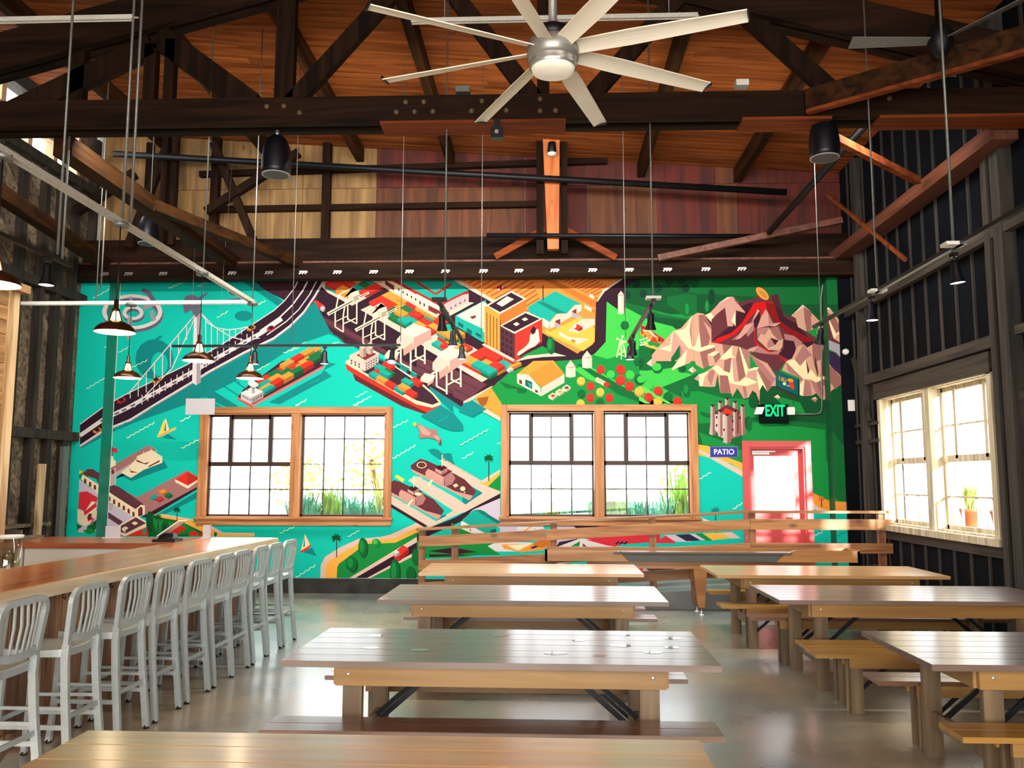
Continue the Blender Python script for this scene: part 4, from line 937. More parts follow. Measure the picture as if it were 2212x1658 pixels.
beam('brace', 'studr', (XRW - .08, 12.45, 2.6), (XRW - .08, 13.0, 3.6), .05, .05, wall_right); beam('brace', 'studr', (XRW - .08, 12.9, 3.3), (XRW - .08, 12.35, 4.3), .04, .04, wall_right)
for z_ in (2.55, 2.3): box('blocking', 'girt', XRW - .06, XRW, 12.2, 13.1, z_, z_ + .05, wall_right)
for z_ in (2.55, 3.2): box('blocking', 'girt', XRW - .08, XRW, 6.9, 8.55, z_, z_ + .09, wall_right)
# rear end of the hall, behind the viewer: unseen, opening narrowed to limit daylight
struct(MB().box(XLW - .3, -2.6, -6, -5.8, 0, 7.9).box(1.6, XRW + .4, -6, -5.8, 0, 7.9).box(-2.6, 1.6, -6, -5.8, 2.9, 7.9).build('wall_front', 'barn', keep=True))

# ------------------------------------------------------------------ windows of the back wall
def window_back(name, x0, x1, z0, z1, halves):
    w_ = struct(MB().box(x0 + .02, x1 - .02, YB - .035, YB, z1 - .1, z1).build(name, 'trim', keep=True))
    box('jamb_trim', 'trimv', x0, x0 + .1, YB - .04, YB, z0 + .1, z1, w_, .004); box('jamb_trim', 'trimv', x1 - .1, x1, YB - .04, YB, z0 + .1, z1, w_, .004)
    box('sill', 'trim', x0 - .03, x1 + .03, YB - .08, YB, z0 + .075, z0 + .11, w_, .004); box('apron_trim', 'trim', x0, x1, YB - .03, YB, z0 - .02, z0 + .075, w_, .003)
    xm = (x0 + x1) / 2; box('mullion', 'trimv', xm - .075, xm + .075, YB - .03, YB + .15, z0 + .1, z1 - .1, w_, .004)
    for xx in (x0 + .1, x1 - .12): box('reveal', 'trimv', xx - .01, xx + .02, YB, YB + .2, z0 + .1, z1 - .1, w_)
    box('reveal', 'trim', x0 + .1, x1 - .1, YB, YB + .2, z1 - .12, z1 - .1, w_); box('reveal', 'trim', x0 + .1, x1 - .1, YB, YB + .2, z0 + .1, z0 + .12, w_)
    for (a, b), op in zip(((x0 + .12, xm - .08), (xm + .08, x1 - .12)), halves):
        ya, yb = YB + .1, YB + .13; zt, zb = z1 - .12, z0 + .12; zm = (zt + zb) / 2 + .02
        for xx in (a, b - .03): box('sash_stile', 'muntin', xx, xx + .03, ya - .01, yb + .01, zb, zt, w_)
        for zz in (zb, zt - .03): box('sash_rail', 'muntin', a, b, ya - .01, yb + .01, zz, zz + .03, w_)
        n = 4; cw = (b - a - .06) / n
        vx = [a + .03 + cw * i for i in range(n + 1)]
        zr = [zb + .03, (zb + zm) / 2 + .01, zm, (zm + zt) / 2 + .01, zt - .03]
        for r in range(4):
            for c in range(4):
                box('pane', 'glass', vx[c], vx[c + 1], ya + .012, ya + .016, zr[r], zr[r + 1], w_)
        for r in (1, 3): box('muntin', 'muntin', a, b, ya, yb, zr[r] - .009, zr[r] + .009, w_)
        box('muntin', 'muntin', a, b, ya - .01, yb + .01, zm - (.035 if op else .006), zm + (.035 if op else .006), w_)
        for c in (1, 2, 3): box('muntin', 'muntin', vx[c] - .009, vx[c] + .009, ya, yb, zb, zm if op else zt, w_)
        if op:
            for xx in (vx[1] - .0, vx[3] - .0): box('vent_stile', 'muntin', xx - .035, xx + .035, ya - .03, yb, zm, zt, w_)
            box('vent_rail', 'muntin', vx[1], vx[3], ya - .03, yb, zt - .07, zt, w_); box('muntin', 'muntin', vx[2] - .009, vx[2] + .009, ya, yb, zm, zt, w_)
    return w_
window_back('window_1', -5.562, -2.447, 1.055, 2.915, (True, False))
window_back('window_2', -.712, 2.378, 1.07, 2.945, (True, True))
# right wall window
w3 = struct(MB().box(XRW - .05, XRW, WY0 - .1, WY1 + .1, WZ1 - .01, WZ1 + .04).build('window_3', 'pale', keep=True))
box('sill', 'pale', XRW - .1, XRW + .02, WY0 - .15, WY1 + .12, WZ0 - .08, WZ0, w3); box('apron_trim', 'girt', XRW - .04, XRW, WY0 - .12, WY1 + .1, WZ0 - .2, WZ0 - .08, w3)
for yy in (WY0 - .08, WY1 - .02): box('jamb_trim', 'pale', XRW - .05, XRW, yy, yy + .1, WZ0, WZ1, w3)
ym = 10.7; box('mullion', 'pale', XRW - .04, XRW + .2, ym - .08, ym + .08, WZ0, WZ1, w3)
for yy in (WY0, WY1 - .02): box('reveal', 'pale', XRW, XRW + .22, yy, yy + .02, WZ0, WZ1, w3)
for zz in (WZ0, WZ1 - .02): box('reveal', 'pale', XRW, XRW + .22, WY0, WY1, zz, zz + .02, w3)
for a, b in ((WY0 + .02, ym - .08), (ym + .08, WY1 - .02)):
    xa, xb = XRW + .12, XRW + .15; zm = 2.02
    for yy in (a, b - .04): box('sash_stile', 'pale', xa - .01, xb + .01, yy, yy + .04, WZ0, WZ1, w3)
    for zz in (WZ0 + .02, WZ1 - .07): box('sash_rail', 'pale', xa - .01, xb + .01, a, b, zz, zz + .05, w3)
    cw = (b - a) / 4; vy = [a + cw * i for i in range(5)]; zr = [WZ0 + .05, 1.57, zm, 2.42, WZ1 - .06]
    for r in range(4):
        for c in range(4): box('pane', 'glass', xa + .012, xa + .016, vy[c], vy[c + 1], zr[r], zr[r + 1], w3)
    for r in (1, 3): box('muntin', 'pale', xa, xb, a, b, zr[r] - .01, zr[r] + .01, w3)
    box('muntin', 'pale', xa - .02, xb + .01, a, b, zm - .04, zm + .04, w3)
    for yy in (vy[1], vy[3]): box('vent_stile', 'pale', xa - .02, xb, yy - .03, yy + .03, zm, WZ1 - .05, w3)
    for c in (1, 2, 3): box('muntin', 'pale', xa, xb, vy[c] - .006, vy[c] + .006, WZ0 + .05, 1.57 if c != 2 else 1.57, w3)

# ------------------------------------------------------------------ door
d1 = struct(MB().box(3.06, 4.12, YB - .03, YB, 2.277, 2.371).build('door_1', 'doorred', keep=True))
for a, b in ((3.06, 3.165), (4.03, 4.12)): box('door_casing', 'doorred', a, b, YB - .03, YB, .3, 2.277, d1)
for a, b in ((3.165, 3.19), (4.005, 4.03)): box('door_jamb', 'doorred', a, b, YB, YB + .2, .3, 2.277, d1)
box('door_jamb', 'doorred', 3.19, 4.005, YB, YB + .2, 2.25, 2.277, d1)
lf = MB().box(3.19, 3.27, YB + .12, YB + .165, .31, 2.25).box(3.9, 4.005, YB + .12, YB + .165, .31, 2.25).box(3.27, 3.9, YB + .12, YB + .165, 2.14, 2.25).box(3.27, 3.9, YB + .12, YB + .165, .31, 1.29).build('door_leaf', 'doorred', d1)
box('door_glass', 'glass', 3.27, 3.9, YB + .14, YB + .146, 1.29, 2.14, lf)
MB().box(3.84, 3.9, YB + .1, YB + .12, 1.13, 1.24).tube([(3.87, YB + .1, 1.19), (3.87, YB + .05, 1.19), (3.77, YB + .05, 1.19)], .012).build('door_handle', 'steel', lf)
MB().box(3.23, 3.5, YB + .06, YB + .12, 2.16, 2.22).box(3.3, 3.58, YB + .02, YB + .04, 2.2, 2.215).build('door_closer', 'steel', lf)

# ------------------------------------------------------------------ the mural
mm = {'w': ([], [], []), 'l': ([], [], []), 'r': ([], [], [])}
placed = {'w': [], 'l': [], 'r': []}
for k in painted:
  for c, q in painted[k]:
      xs_ = [p[0] for p in q]; zs_ = [p[1] for p in q]; bb = (min(xs_), max(xs_), min(zs_), max(zs_)); L = 0
      for b2, l2 in placed[k]:
          if l2 >= L and b2[0] < bb[1] and b2[1] > bb[0] and b2[2] < bb[3] and b2[3] > bb[2]: L = l2 + 1
      placed[k].append((bb, L))
      V, F, Cc = mm[k]; n = len(V); Y = {'w': YB, 'l': 13.2, 'r': 13.2}[k] - .002 - L * .00022
      V += [(x, Y, z) for x, z in q]; F.append(tuple(range(n, n + len(q)))); Cc.append(lin(c))
def mural_mat():
    mt, nt, b = newmat('mural paint'); N = nt.nodes; at = N.new('ShaderNodeAttribute'); at.attribute_name = 'paint'
    tc = N.new('ShaderNodeTexCoord'); nz = N.new('ShaderNodeTexNoise'); nz.inputs['Scale'].default_value = 30; link(nt, tc.outputs['Object'], nz.inputs['Vector'])
    mr = N.new('ShaderNodeMapRange'); mr.inputs['To Min'].default_value = .94; mr.inputs['To Max'].default_value = 1.06; link(nt, nz.outputs['Fac'], mr.inputs['Value'])
    mx = N.new('ShaderNodeMixRGB'); mx.blend_type = 'MULTIPLY'; mx.inputs[0].default_value = 1; link(nt, at.outputs['Color'], mx.inputs[1]); link(nt, mr.outputs[0], mx.inputs[2])
    link(nt, mx.outputs[0], b.inputs['Base Color']); b.inputs['Roughness'].default_value = .75; b.inputs['Specular IOR Level'].default_value = .2; return mt
MM = mural_mat()
V = []; F = []; C4 = []
for k in 'wlr':
    n = len(V); V += mm[k][0]; F += [tuple(i + n for i in f) for f in mm[k][1]]; C4 += mm[k][2]
me = bpy.data.meshes.new('mural'); me.from_pydata(V, [], F); me.materials.append(MM)
ca = me.attributes.new('paint', 'FLOAT_COLOR', 'FACE'); flat = [v for c in C4 for v in c]; ca.data.foreach_set('color', flat)
mo = bpy.data.objects.new('mural', me); COL.objects.link(mo)
tag(mo, 'large isometric mural of a teal harbour, container ships, farmland and mountains', 'mural')

# ------------------------------------------------------------------ outdoors
g = struct(MB().box(-30, 30, YB + .25, 60, -.3, -.02).box(XRW + .3, 30, -6, YB + .25, -.3, -.02).build('ground', 'ground', keep=True))
def tuft(mb, cx, cy, z, h, n, spread, lean, w=.012):
    for i in range(n):
        a = random.uniform(0, 6.283); r = random.uniform(0, spread); x = cx + math.cos(a) * r; y_ = cy + math.sin(a) * r * .6
        hh = h * random.uniform(.6, 1.15); l = lean * random.uniform(.2, 1); b = random.uniform(0, 6.283)
        dx, dy = math.cos(b) * l * hh, math.sin(b) * l * hh; n0 = len(mb.v); px, py = -math.sin(b) * w, math.cos(b) * w
        mb.v += [(x - px, y_ - py, z), (x + px, y_ + py, z), (x + dx * .4 + px, y_ + dy * .4 + py, z + hh * .6), (x + dx * .4 - px, y_ + dy * .4 - py, z + hh * .6), (x + dx, y_ + dy, z + hh)]
        mb.f += [(n0, n0 + 1, n0 + 2, n0 + 3), (n0 + 3, n0 + 2, n0 + 4)]
pl = tag(MB().box(-6.5, 3.2, 14.3, 15.5, -.05, .9).box(-6.4, 3.1, 14.4, 15.4, .74, .95).build('planter', 'soil'), 'long raised planting bed outside below the two end windows', 'planter')
gm = MB()
for i in range(210): tuft(gm, random.uniform(-4.4, 2.9), random.uniform(14.4, 15.2), .94, .5 + .12 * math.sin(i), 16, .12, .6)
tag(gm.build('ornamental_grass', 'grass'), 'blue green ornamental grass filling the bed outside the end windows', 'grass', kind='stuff')
for x_, h_, lab, mt in ((.15, 1.0, 'tall spiky green plant outside the second window, left half', 'grassy'), (1.12, .8, 'small upright spiky plant outside the second window, just right of its middle post', 'grassy'), (2.25, 1.2, 'tall bushy yellow green plant outside the second window, far right', 'grassy'), (-3.7, .8, 'yellow green spiky plant outside the first window right of its middle post', 'grassy'), (-2.7, 1.0, 'thin leafy plant outside the first window near its right edge', 'leafy')):
    t = MB(); tuft(t, x_, 14.6, .94, h_, 70, .22, .45, .014); tag(t.build('spiky_plant', mt), lab, 'plant')
def tree(x_, y_, z, h, r, lab, mt='leafy', n=260):
    t = thing('tree', lab, 'tree', (x_, y_, z))
    MB().tube([(x_, y_, z), (x_ + .05, y_, z + h * .5), (x_ - .1, y_, z + h * .8)], .06).build('trunk', 'railv', t)
    f_ = MB()
    for i in range(n):
        a, b = random.uniform(0, 6.28), random.uniform(-1, 1); q = r * random.uniform(.3, 1); c = Vector((x_ + math.cos(a) * math.sqrt(1 - b * b) * q, y_ + math.sin(a) * math.sqrt(1 - b * b) * q * .7, z + h * .75 + b * q * .8))
        u = Vector((random.uniform(-1, 1), random.uniform(-1, 1), random.uniform(-1, 1))).normalized() * .07; v_ = u.cross(Vector((random.uniform(-1, 1), .3, .5))).normalized() * .045
        n0 = len(f_.v); f_.v += [tuple(c - u), tuple(c + v_), tuple(c + u), tuple(c - v_)]; f_.f.append((n0, n0 + 1, n0 + 2, n0 + 3))
    f_.build('foliage', mt, t)
tree(-3.4, 17, 0, 2.7, .9, 'loose olive green tree outside seen through the right half of the first window')
tree(-5.2, 18, 0, 2.3, .8, 'loose green shrub tree outside seen through the left half of the first window')
tree(2.9, 17, 0, 2.2, .8, 'yellow green shrub outside beyond the right edge of the second window')
for i, (yy, lab) in enumerate(((9.62, 'terracotta pot nearest the viewer outside the side window'), (9.98, 'second terracotta pot from the viewer outside the side window'), (10.35, 'third terracotta pot from the viewer outside the side window'), (11.1, 'terracotta pot outside the far half of the side window'))):
    t = thing('flower_pot', lab, 'pot', (5.35, yy, 1.17), group=None); MB().lathe([(.08, 1.17), (.115, 1.37), (.125, 1.37), (.125, 1.41)], (5.35, yy, 0), 16).build('pot', 'pot', t)
    f_ = MB(); tuft(f_, 5.35, yy, 1.4, .32, 60, .05, .7); f_.build('leaves', 'grassy', t)
tag(MB().box(5.15, 5.55, 9.2, 12.2, 1.1, 1.17).box(5.2, 5.5, 9.3, 9.4, -.02, 1.1).box(5.2, 5.5, 12.0, 12.1, -.02, 1.1).build('plant_bench', 'pale'), 'pale outdoor bench holding terracotta pots outside the side window', 'bench')

car_ = thing('car', 'blue grey parked car far outside the left half of the second window', 'car', (1.3, 24, 0))
MB().prism([(.1, 23.2, .35), (.1, 23.2, .95), (.5, 23.2, 1.05), (.95, 23.2, 1.5), (2.1, 23.2, 1.5), (2.5, 23.2, 1.05), (3.0, 23.2, 1.0), (3.0, 23.2, .35)], (0, 1.6, 0)).build('body', 'carp', car_, .03)
MB().box(.95, 1.5, 23.18, 23.2, 1.08, 1.42).build('window', 'blackp', car_); MB().box(1.56, 2.15, 23.18, 23.2, 1.08, 1.42).build('window', 'blackp', car_)
for wx in (.65, 2.4): MB().lathe([(.3, 23.12), (.3, 23.3)], (wx, 0, .28), 18, 'y').build('wheel', 'blackp', car_)
# ================================================================== ROOF STRUCTURE
# near truss
T = thing('roof_truss', 'dark timber roof truss crossing the hall just behind the white ceiling fan', 'truss', (0, 8.1, 5.25))
for yy in (8.0, 8.2): beam('bottom_chord', 'dark', (XLW, yy, 5.39), (XRW, yy, 5.36), .09, .27, T)
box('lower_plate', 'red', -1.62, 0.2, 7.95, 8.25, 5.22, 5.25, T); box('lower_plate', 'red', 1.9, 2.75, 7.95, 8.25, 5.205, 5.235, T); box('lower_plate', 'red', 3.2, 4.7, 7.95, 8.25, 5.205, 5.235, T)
ap = (-.9, 7.1)
for yy in (8.02, 8.18):
    MB().hexa([(XLW, yy - .045, 5.34), (ap[0], yy - .045, 7.1), (ap[0], yy + .045, 7.1), (XLW, yy + .045, 5.34), (XLW, yy - .045, 5.74), (ap[0], yy - .045, 7.5), (ap[0], yy + .045, 7.5), (XLW, yy + .045, 5.74)]).build('top_chord', 'dark', T)
    MB().hexa([(ap[0], yy - .045, 7.1), (XRW, yy - .045, 5.58), (XRW, yy + .045, 5.58), (ap[0], yy + .045, 7.1), (ap[0], yy - .045, 7.5), (XRW, yy - .045, 5.98), (XRW, yy + .045, 5.98), (ap[0], yy + .045, 7.5)]).build('top_chord', 'dark', T)
for a, b, w in (((-2.62, 5.4), (-2.62, 6.95), .19), ((-2.55, 5.5), (-1.3, 6.95), .17), ((-.1, 5.5), (-1.15, 6.95), .17), ((.42, 5.5), (1.5, 6.75), .17), ((2.85, 5.5), (1.85, 6.5), .17), ((-3.95, 6.25), (-2.95, 5.5), .25), ((-4.0, 6.15), (-5.5, 5.42), .22), ((-4.0, 5.5), (-4.0, 6.15), .12), ((-3.8, 5.5), (-3.8, 6.2), .1), ((2.35, 6.4), (2.35, 6.85), .14), ((3.05, 6.2), (3.05, 6.8), .14), ((-.02, 5.4), (-.02, 7.0), .12), ((-4.75, 5.5), (-4.75, 6.2), .15)):
    MB().beam((a[0], 8.1, a[1]), (b[0], 8.1, b[1]), w, .1, (0, 1, 0)).build('web_member' if a[0] != b[0] else 'web_post', 'darkv', T)
for i, (x_, z_) in enumerate([(-1.46, 5.34), (-1.28, 5.34), (-1.1, 5.34), (-1.37, 5.44), (-1.19, 5.44), (-.72, 5.34), (-.56, 5.34), (-.38, 5.34), (-.62, 5.44), (-.47, 5.44), (-.05, 5.45), (-.05, 5.33), (.1, 5.33), (-2.75, 5.42), (-2.58, 5.42), (-2.42, 5.35), (2.6, 5.4), (2.8, 5.4), (3.3, 5.4)]):
    MB().lathe([(.026, 0), (.026, -.008), (.012, -.008), (.012, -.02)], (x_, 7.953, z_), 10, 'y').build('bolt', 'bolt2', T)
# far truss by the end wall
T2 = thing('roof_truss', 'dark timber truss bearing along the top of the painted end wall', 'truss', (0, 13.0, 5.05))
beam('bottom_chord', 'dark', (XLW, 13.05, 5.015), (XRW, 13.05, 5.015), .2, .25, T2)
beam('upper_chord', 'dark', (XLW, 13.25, 5.4), (XRW, 13.25, 5.4), .16, .4, T2)
beam('plate', 'redy', (XLW + .1, 13.08, 5.16), (XRW - .3, 13.08, 5.16), .18, .04, T2)
for px_ in (237, 290, 366, 517, 597, 671, 745, 823, 900, 977, 1058, 1133, 1209, 1289, 1366, 1446, 1526, 1601, 1688):
    x_ = -6.98 + (px_ - 237) * (4.0 + 6.98 - .35) / 1451; mb = MB()
    for dx in (-.045, 0, .045): mb.beam((x_ + dx - .02, 12.94, 4.96), (x_ + dx + .02, 12.94, 5.0), .012, .02)
    mb.box(x_ - .06, x_ + .06, 12.935, 12.95, 4.995, 5.01).build('metal_clip', 'steel', T2)
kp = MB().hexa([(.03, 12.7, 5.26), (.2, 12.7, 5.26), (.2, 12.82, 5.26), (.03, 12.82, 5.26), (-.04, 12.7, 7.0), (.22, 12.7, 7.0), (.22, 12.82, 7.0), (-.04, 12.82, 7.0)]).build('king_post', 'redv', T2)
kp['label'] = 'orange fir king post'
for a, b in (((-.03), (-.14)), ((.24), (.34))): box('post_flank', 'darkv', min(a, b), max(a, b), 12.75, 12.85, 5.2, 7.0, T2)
beam('brace', 'red', (.0, 12.85, 5.62), (-.78, 12.85, 5.18), .07, .1, T2); beam('brace', 'red', (.26, 12.85, 5.62), (1.08, 12.85, 5.15), .07, .1, T2)
beam('web_member', 'darkv', (-5.35, 12.85, 5.95), (-3.9, 12.85, 6.9), .12, .12, T2); beam('web_member', 'darkv', (-7.3, 12.6, 5.9), (-6.4, 12.6, 6.5), .12, .14, T2)
beam('web_member', 'darkv', (-4.6, 12.9, 5.5), (-5.3, 12.9, 7.1), .1, .12, T2); beam('web_member', 'darkv', (-6.6, 12.9, 5.4), (-6.0, 12.9, 7.2), .1, .12, T2)
for x_ in (-6.02, -5.86): beam('web_post', 'darkv', (x_, 12.8, 5.4), (x_, 12.8, 7.2), .09, .1, T2)
# purlins under the deck
for i, x_ in enumerate((-6.3, -4.6, -3.05, -1.55, 1.55, 3.1)):
    m_ = MB().beam((x_, 4.8, ZR(x_) - .13), (x_, 13.45, ZR(x_) - .13), .12, .24)
    tag(m_.build('purlin', 'darky'), ['dark roof beam running back, nearest the left wall', 'dark roof beam running back above the hanging pendants', 'dark roof beam running back behind the left ceiling loudspeaker', 'dark roof beam running back left of the white fan hub', 'dark roof beam running back right of the white fan hub', 'dark roof beam running back behind the right ceiling loudspeaker'][i], 'beam', 'roof beams under the plank deck')
tag(MB().beam((-4.97, 8.26, 5.17), (-4.97, 13.1, 5.17), .2, .2).build('tie_beam', 'darky'), 'heavy brown tie beam running back from the near truss to the end wall on the left', 'beam')
tag(MB().beam((-6.5, 9.4, 5.16), (-7.05, 13.3, 5.16), .16, .18).build('tie_beam', 'darky'), 'brown timber running back close to the left wall below the trusses', 'beam')
tag(MB().beam((-4.88, 10.1, 5.14), (-3.85, 13.1, 5.14), .12, .14).build('cross_brace', 'darky'), 'brown diagonal brace forking right off the left tie beam', 'beam')
tag(MB().beam((4.55, 8.3, 5.2), (4.55, 13.3, 5.2), .26, .16).build('eave_beam', 'redy'), 'thick reddish eave beam running back along the right wall', 'beam')
br = thing('cross_brace', 'diagonal brace rising right from the near truss, its lower edge coloured as if lit', 'beam', (3.5, 7.2, 5.2)); beam('timber', 'darky', (2.5, 7.9, 5.37), (4.7, 6.2, 5.37), .06, .2, br); beam('painted_lit_edge', 'red', (2.5, 7.9, 5.25), (4.7, 6.2, 5.25), .07, .035, br)  # reddish strip stands in for light along the brace's underside
tag(MB().beam((2.7, 8.2, 5.2), (4.3, 9.7, 5.2), .07, .08).build('cross_brace', 'red'), 'thin orange brace running down right behind the right loudspeaker', 'beam')
tag(MB().beam((4.3, 12.8, 6.1), (4.5, 10.6, 4.5), .03, .05).build('cross_brace', 'red'), 'slim stick crossing the dark studs below the eave beam', 'beam')
tag(MB().beam((1.7, 12.7, 5.1), (4.4, 12.5, 5.6), .1, .09).build('cross_brace', 'redy'), 'low reddish brace rising right just over the mountains of the mural', 'beam')
tag(MB().tube([(-6.7, 12.5, 6.78), (3.6, 12.5, 6.04)], .05, 10).build('sprinkler_pipe', 'black'), 'long black pipe sloping down right across the gable', 'pipe')
tag(MB().tube([(-.9, 12.62, 5.46), (3.5, 12.62, 5.4)], .035, 8).build('sprinkler_pipe', 'black'), 'thinner black pipe just above the wall truss', 'pipe')
tag(MB().tube([(3.3, 12.4, 5.4), (3.75, 9.4, 5.9), ], .045, 10).build('sprinkler_pipe', 'black'), 'black pipe slanting up behind the right loudspeaker', 'pipe')

# ================================================================== TRESTLE TABLES AND BENCHES
def make_table(topm, L=2.43, Wd=1.06):
    t = thing('trestle_table', '', 'table', world=False)
    n = 6; pw = Wd / n
    for i in range(n):
        y0 = -Wd / 2 + i * pw
        MB().box(-L / 2, L / 2, y0 + .001, y0 + pw - .001, .725, .76).build('plank', topm, t, .003)
    ix, iy = L / 2 - .29, Wd / 2 - .1
    for s in (-1, 1): MB().box(-ix, ix, s * iy - .018, s * iy + .018, .61, .725).build('side_apron', 'apron', t, .002)
    for s in (-1, 1): MB().box(s * ix - .018, s * ix + .018, -iy + .018, iy - .018, .61, .725).build('end_apron', 'apron', t, .002)
    for sx in (-1, 1):
        for sy in (-1, 1):
            x0 = sx * (ix - .09); lg = MB().box(x0 - .055, x0 + .055, sy * (iy - .045) - .025 , sy * (iy - .045) + .025, 0, .61).build('leg', 'tleg', t, .002)
            MB().lathe([(.012, 0), (.012, -.006), (.004, -.009)], (sx * (ix - .075), -iy - .018 if sy < 0 else iy + .018, .675), 10, 'y').build('carriage_bolt', 'bolt', t) if True else None
        MB().box(sx * (ix - .09) - .02, sx * (ix - .09) + .02, -iy + .07, iy - .07, .2, .29).build('stretcher', 'tleg', t)
        for sy in (-1, 1):
            MB().beam((sx * (ix - .09), sy * .22, .27), (sx * (ix - .5), sy * .22, .62), .018, .03).build('metal_strut', 'black', t)
    return t
def make_bench(topm, L=2.43, Wd=.28):
    t = thing('bench', '', 'bench', world=False)
    for i in range(2): MB().box(-L / 2, L / 2, -Wd / 2 + i * Wd / 2 + .001, -Wd / 2 + (i + 1) * Wd / 2 - .001, .42, .45).build('plank', topm, t, .003)
    ix = L / 2 - .27
    for s in (-1, 1): MB().box(-ix, ix, s * .085 - .014, s * .085 + .014, .34, .42).build('side_apron', 'apron', t, .002)
    for sx in (-1, 1):
        for sy in (-1, 1): MB().box(sx * (ix - .06) - .045, sx * (ix - .06) + .045, sy * .056 - .014, sy * .056 + .014, 0, .41).build('leg', 'tleg', t, .002)
        MB().beam((sx * (ix - .06), 0, .12), (sx * (ix - .34), 0, .36), .016, .024).build('metal_strut', 'black', t)
    return t
tb_a = make_table('top'); tb_b = make_table('topl'); bn_a = make_bench('bench'); bn_b = make_bench('bencho')
used = set()
def put(proto, x_, y_, label, group, rz=0):
    o = proto if proto.name not in used else copy_tree(proto)
    used.add(proto.name); o.location = (x_, y_, 0); o.rotation_euler = (0, 0, rz); o['label'] = label; o['group'] = group; return o
G1 = 'long wooden trestle tables in two columns'; G2 = 'wooden benches beside the trestle tables'
put(tb_a, -.26, 5.34, 'dark stained trestle table in the middle column, second from the viewer, with white ring marks', G1, R(-.6))
put(tb_a, -.2, 7.77, 'trestle table in the middle column, third from the viewer, top half shining white', G1, R(-.7))
put(tb_b, -.17, 9.87, 'farthest trestle table of the middle column, below the wooden ramp rail', G1)
put(tb_b, -.63, 2.94, 'nearest trestle table, honey wood top cut off by the bottom of the photo', G1, R(-.5))
put(tb_b, 3.03, 9.83, 'farthest trestle table of the right column, in front of the dark studs', G1)
put(tb_a, 3.17, 7.93, 'middle trestle table of the right column', G1)
put(tb_a, 3.32, 5.42, 'nearest trestle table of the right column, cut off at the right', G1)
put(bn_a, -.3, 4.735, 'reddish brown bench between the nearest middle table and the ring marked table', G2, R(-.3))
put(bn_a, -.28, 6.0, 'bench behind the ring marked middle table, only its ends showing', G2)
put(bn_a, -.16, 8.47, 'bench behind the third middle table, shining white at its right end', G2)
put(bn_a, -.2, 9.12, 'bench tucked under the near side of the farthest middle table', G2)
put(bn_b, 3.14, 10.48, 'farthest bench of the right column, behind the far right table', G2)
put(bn_b, 3.05, 9.36, 'honey bench on the near side of the farthest right table', G2)
put(bn_a, 3.19, 8.6, 'bench behind the middle table of the right column', G2)
put(bn_b, 3.27, 7.21, 'honey yellow bench on the near side of the middle right table', G2)
put(bn_b, 3.25, 6.87, 'honey yellow bench standing free next to its twin, nearer the viewer', G2)
put(bn_a, 3.39, 6.01, 'bench behind the nearest table of the right column', G2)
put(bn_b, 3.35, 4.78, 'honey bench on the near side of the nearest right table, bottom right corner', G2)
# worn white rings on the second table
rg = MB()
for x_, y_, r_ in ((-1.05, 5.2, .035), (-.75, 5.15, .04), (.2, 5.5, .03), (.45, 5.35, .05), (.62, 5.15, .04), (.8, 5.6, .04), (.05, 5.1, .05), (-.3, 5.65, .04), (.3, 5.05, .03), (-1.1, 5.6, .04), (.75, 5.3, .035), (.5, 5.7, .03)):
    n0 = len(rg.v); k_ = 14
    for i in range(k_): a = 6.283 * i / k_; rg.v.append((x_ + math.cos(a) * r_ * 1.4, y_ + math.sin(a) * r_, .7612))
    rg.f.append(tuple(range(n0, n0 + k_)))
tag(rg.build('ring_stain', plain('white ring stain', 'b0a294', .42, coat=.5)), 'pale cup ring stains on the dark middle table', 'stain', kind='stuff')

# ================================================================== RAMP, RAIL AND GAME TABLE
rm = MB().hexa([(-1.72, 12.06, 0), (2.8, 12.06, 0), (2.8, YB - .1, 0), (-1.72, YB - .1, 0), (-1.72, 12.06, .012), (2.8, 12.06, .3), (2.8, YB - .1, .3), (-1.72, YB - .1, .012)]).box(2.8, 4.73, 12.06, YB, 0, .3)
tag(rm.build('ramp', 'conc'), 'grey concrete ramp and landing leading to the red patio door', 'ramp')
rl = thing('ramp_rail', 'knotty fir rail with wide horizontal boards along the ramp', 'railing', (0, 12.02, 0))
def rz_(x_): return min(1.345, 1.085 + (x_ + 1.8) * .0565)
def rail_board(name, dz0, dz1, xa, xb, th=.035, y0=11.98):
    MB().hexa([(xa, y0, rz_(xa) + dz0), (xb, y0, rz_(xb) + dz0), (xb, y0 + th, rz_(xb) + dz0), (xa, y0 + th, rz_(xa) + dz0), (xa, y0, rz_(xa) + dz1), (xb, y0, rz_(xb) + dz1), (xb, y0 + th, rz_(xb) + dz1), (xa, y0 + th, rz_(xa) + dz1)]).build(name, 'rail', rl, .003)
rail_board('cap_board', -.035, 0, -1.82, 2.8, .13, 11.96); rail_board('cap_board', -.035, 0, 2.803, 4.72, .13, 11.96)
for a, b in ((-.26, -.115), (-.575, -.44), (-.885, -.745)):
    for xa, xb in ((-1.78, -.0), (.003, 2.8), (2.803, 4.72)):
        rail_board('rail_board', a, b, xa, xb)
for x_ in (-1.74, -1.28, .1, 1.47, 2.84, 4.6):
    zb = max(0, (x_ + 1.8) * .0565) if x_ < 2.8 else .3
    box('post', 'railv', x_ - .045, x_ + .045, 12.016, 12.105, zb, rz_(x_) - .035, rl, .003)
gt = thing('shuffleboard_table', 'long wooden shuffleboard table with grey middle panel on tapered legs', 'game table', (2.0, 11.7, 0))
x0, x1, ya, yb, z0, z1 = -.02, 4.08, 11.45, 11.98 - .06, .695, .85
xa, xb = .98, 3.1
def panel(poly, nm, mt, y_=ya, th=.03): MB().prism([(px_, y_, pz) for px_, pz in poly], (0, th, 0)).build(nm, mt, gt)
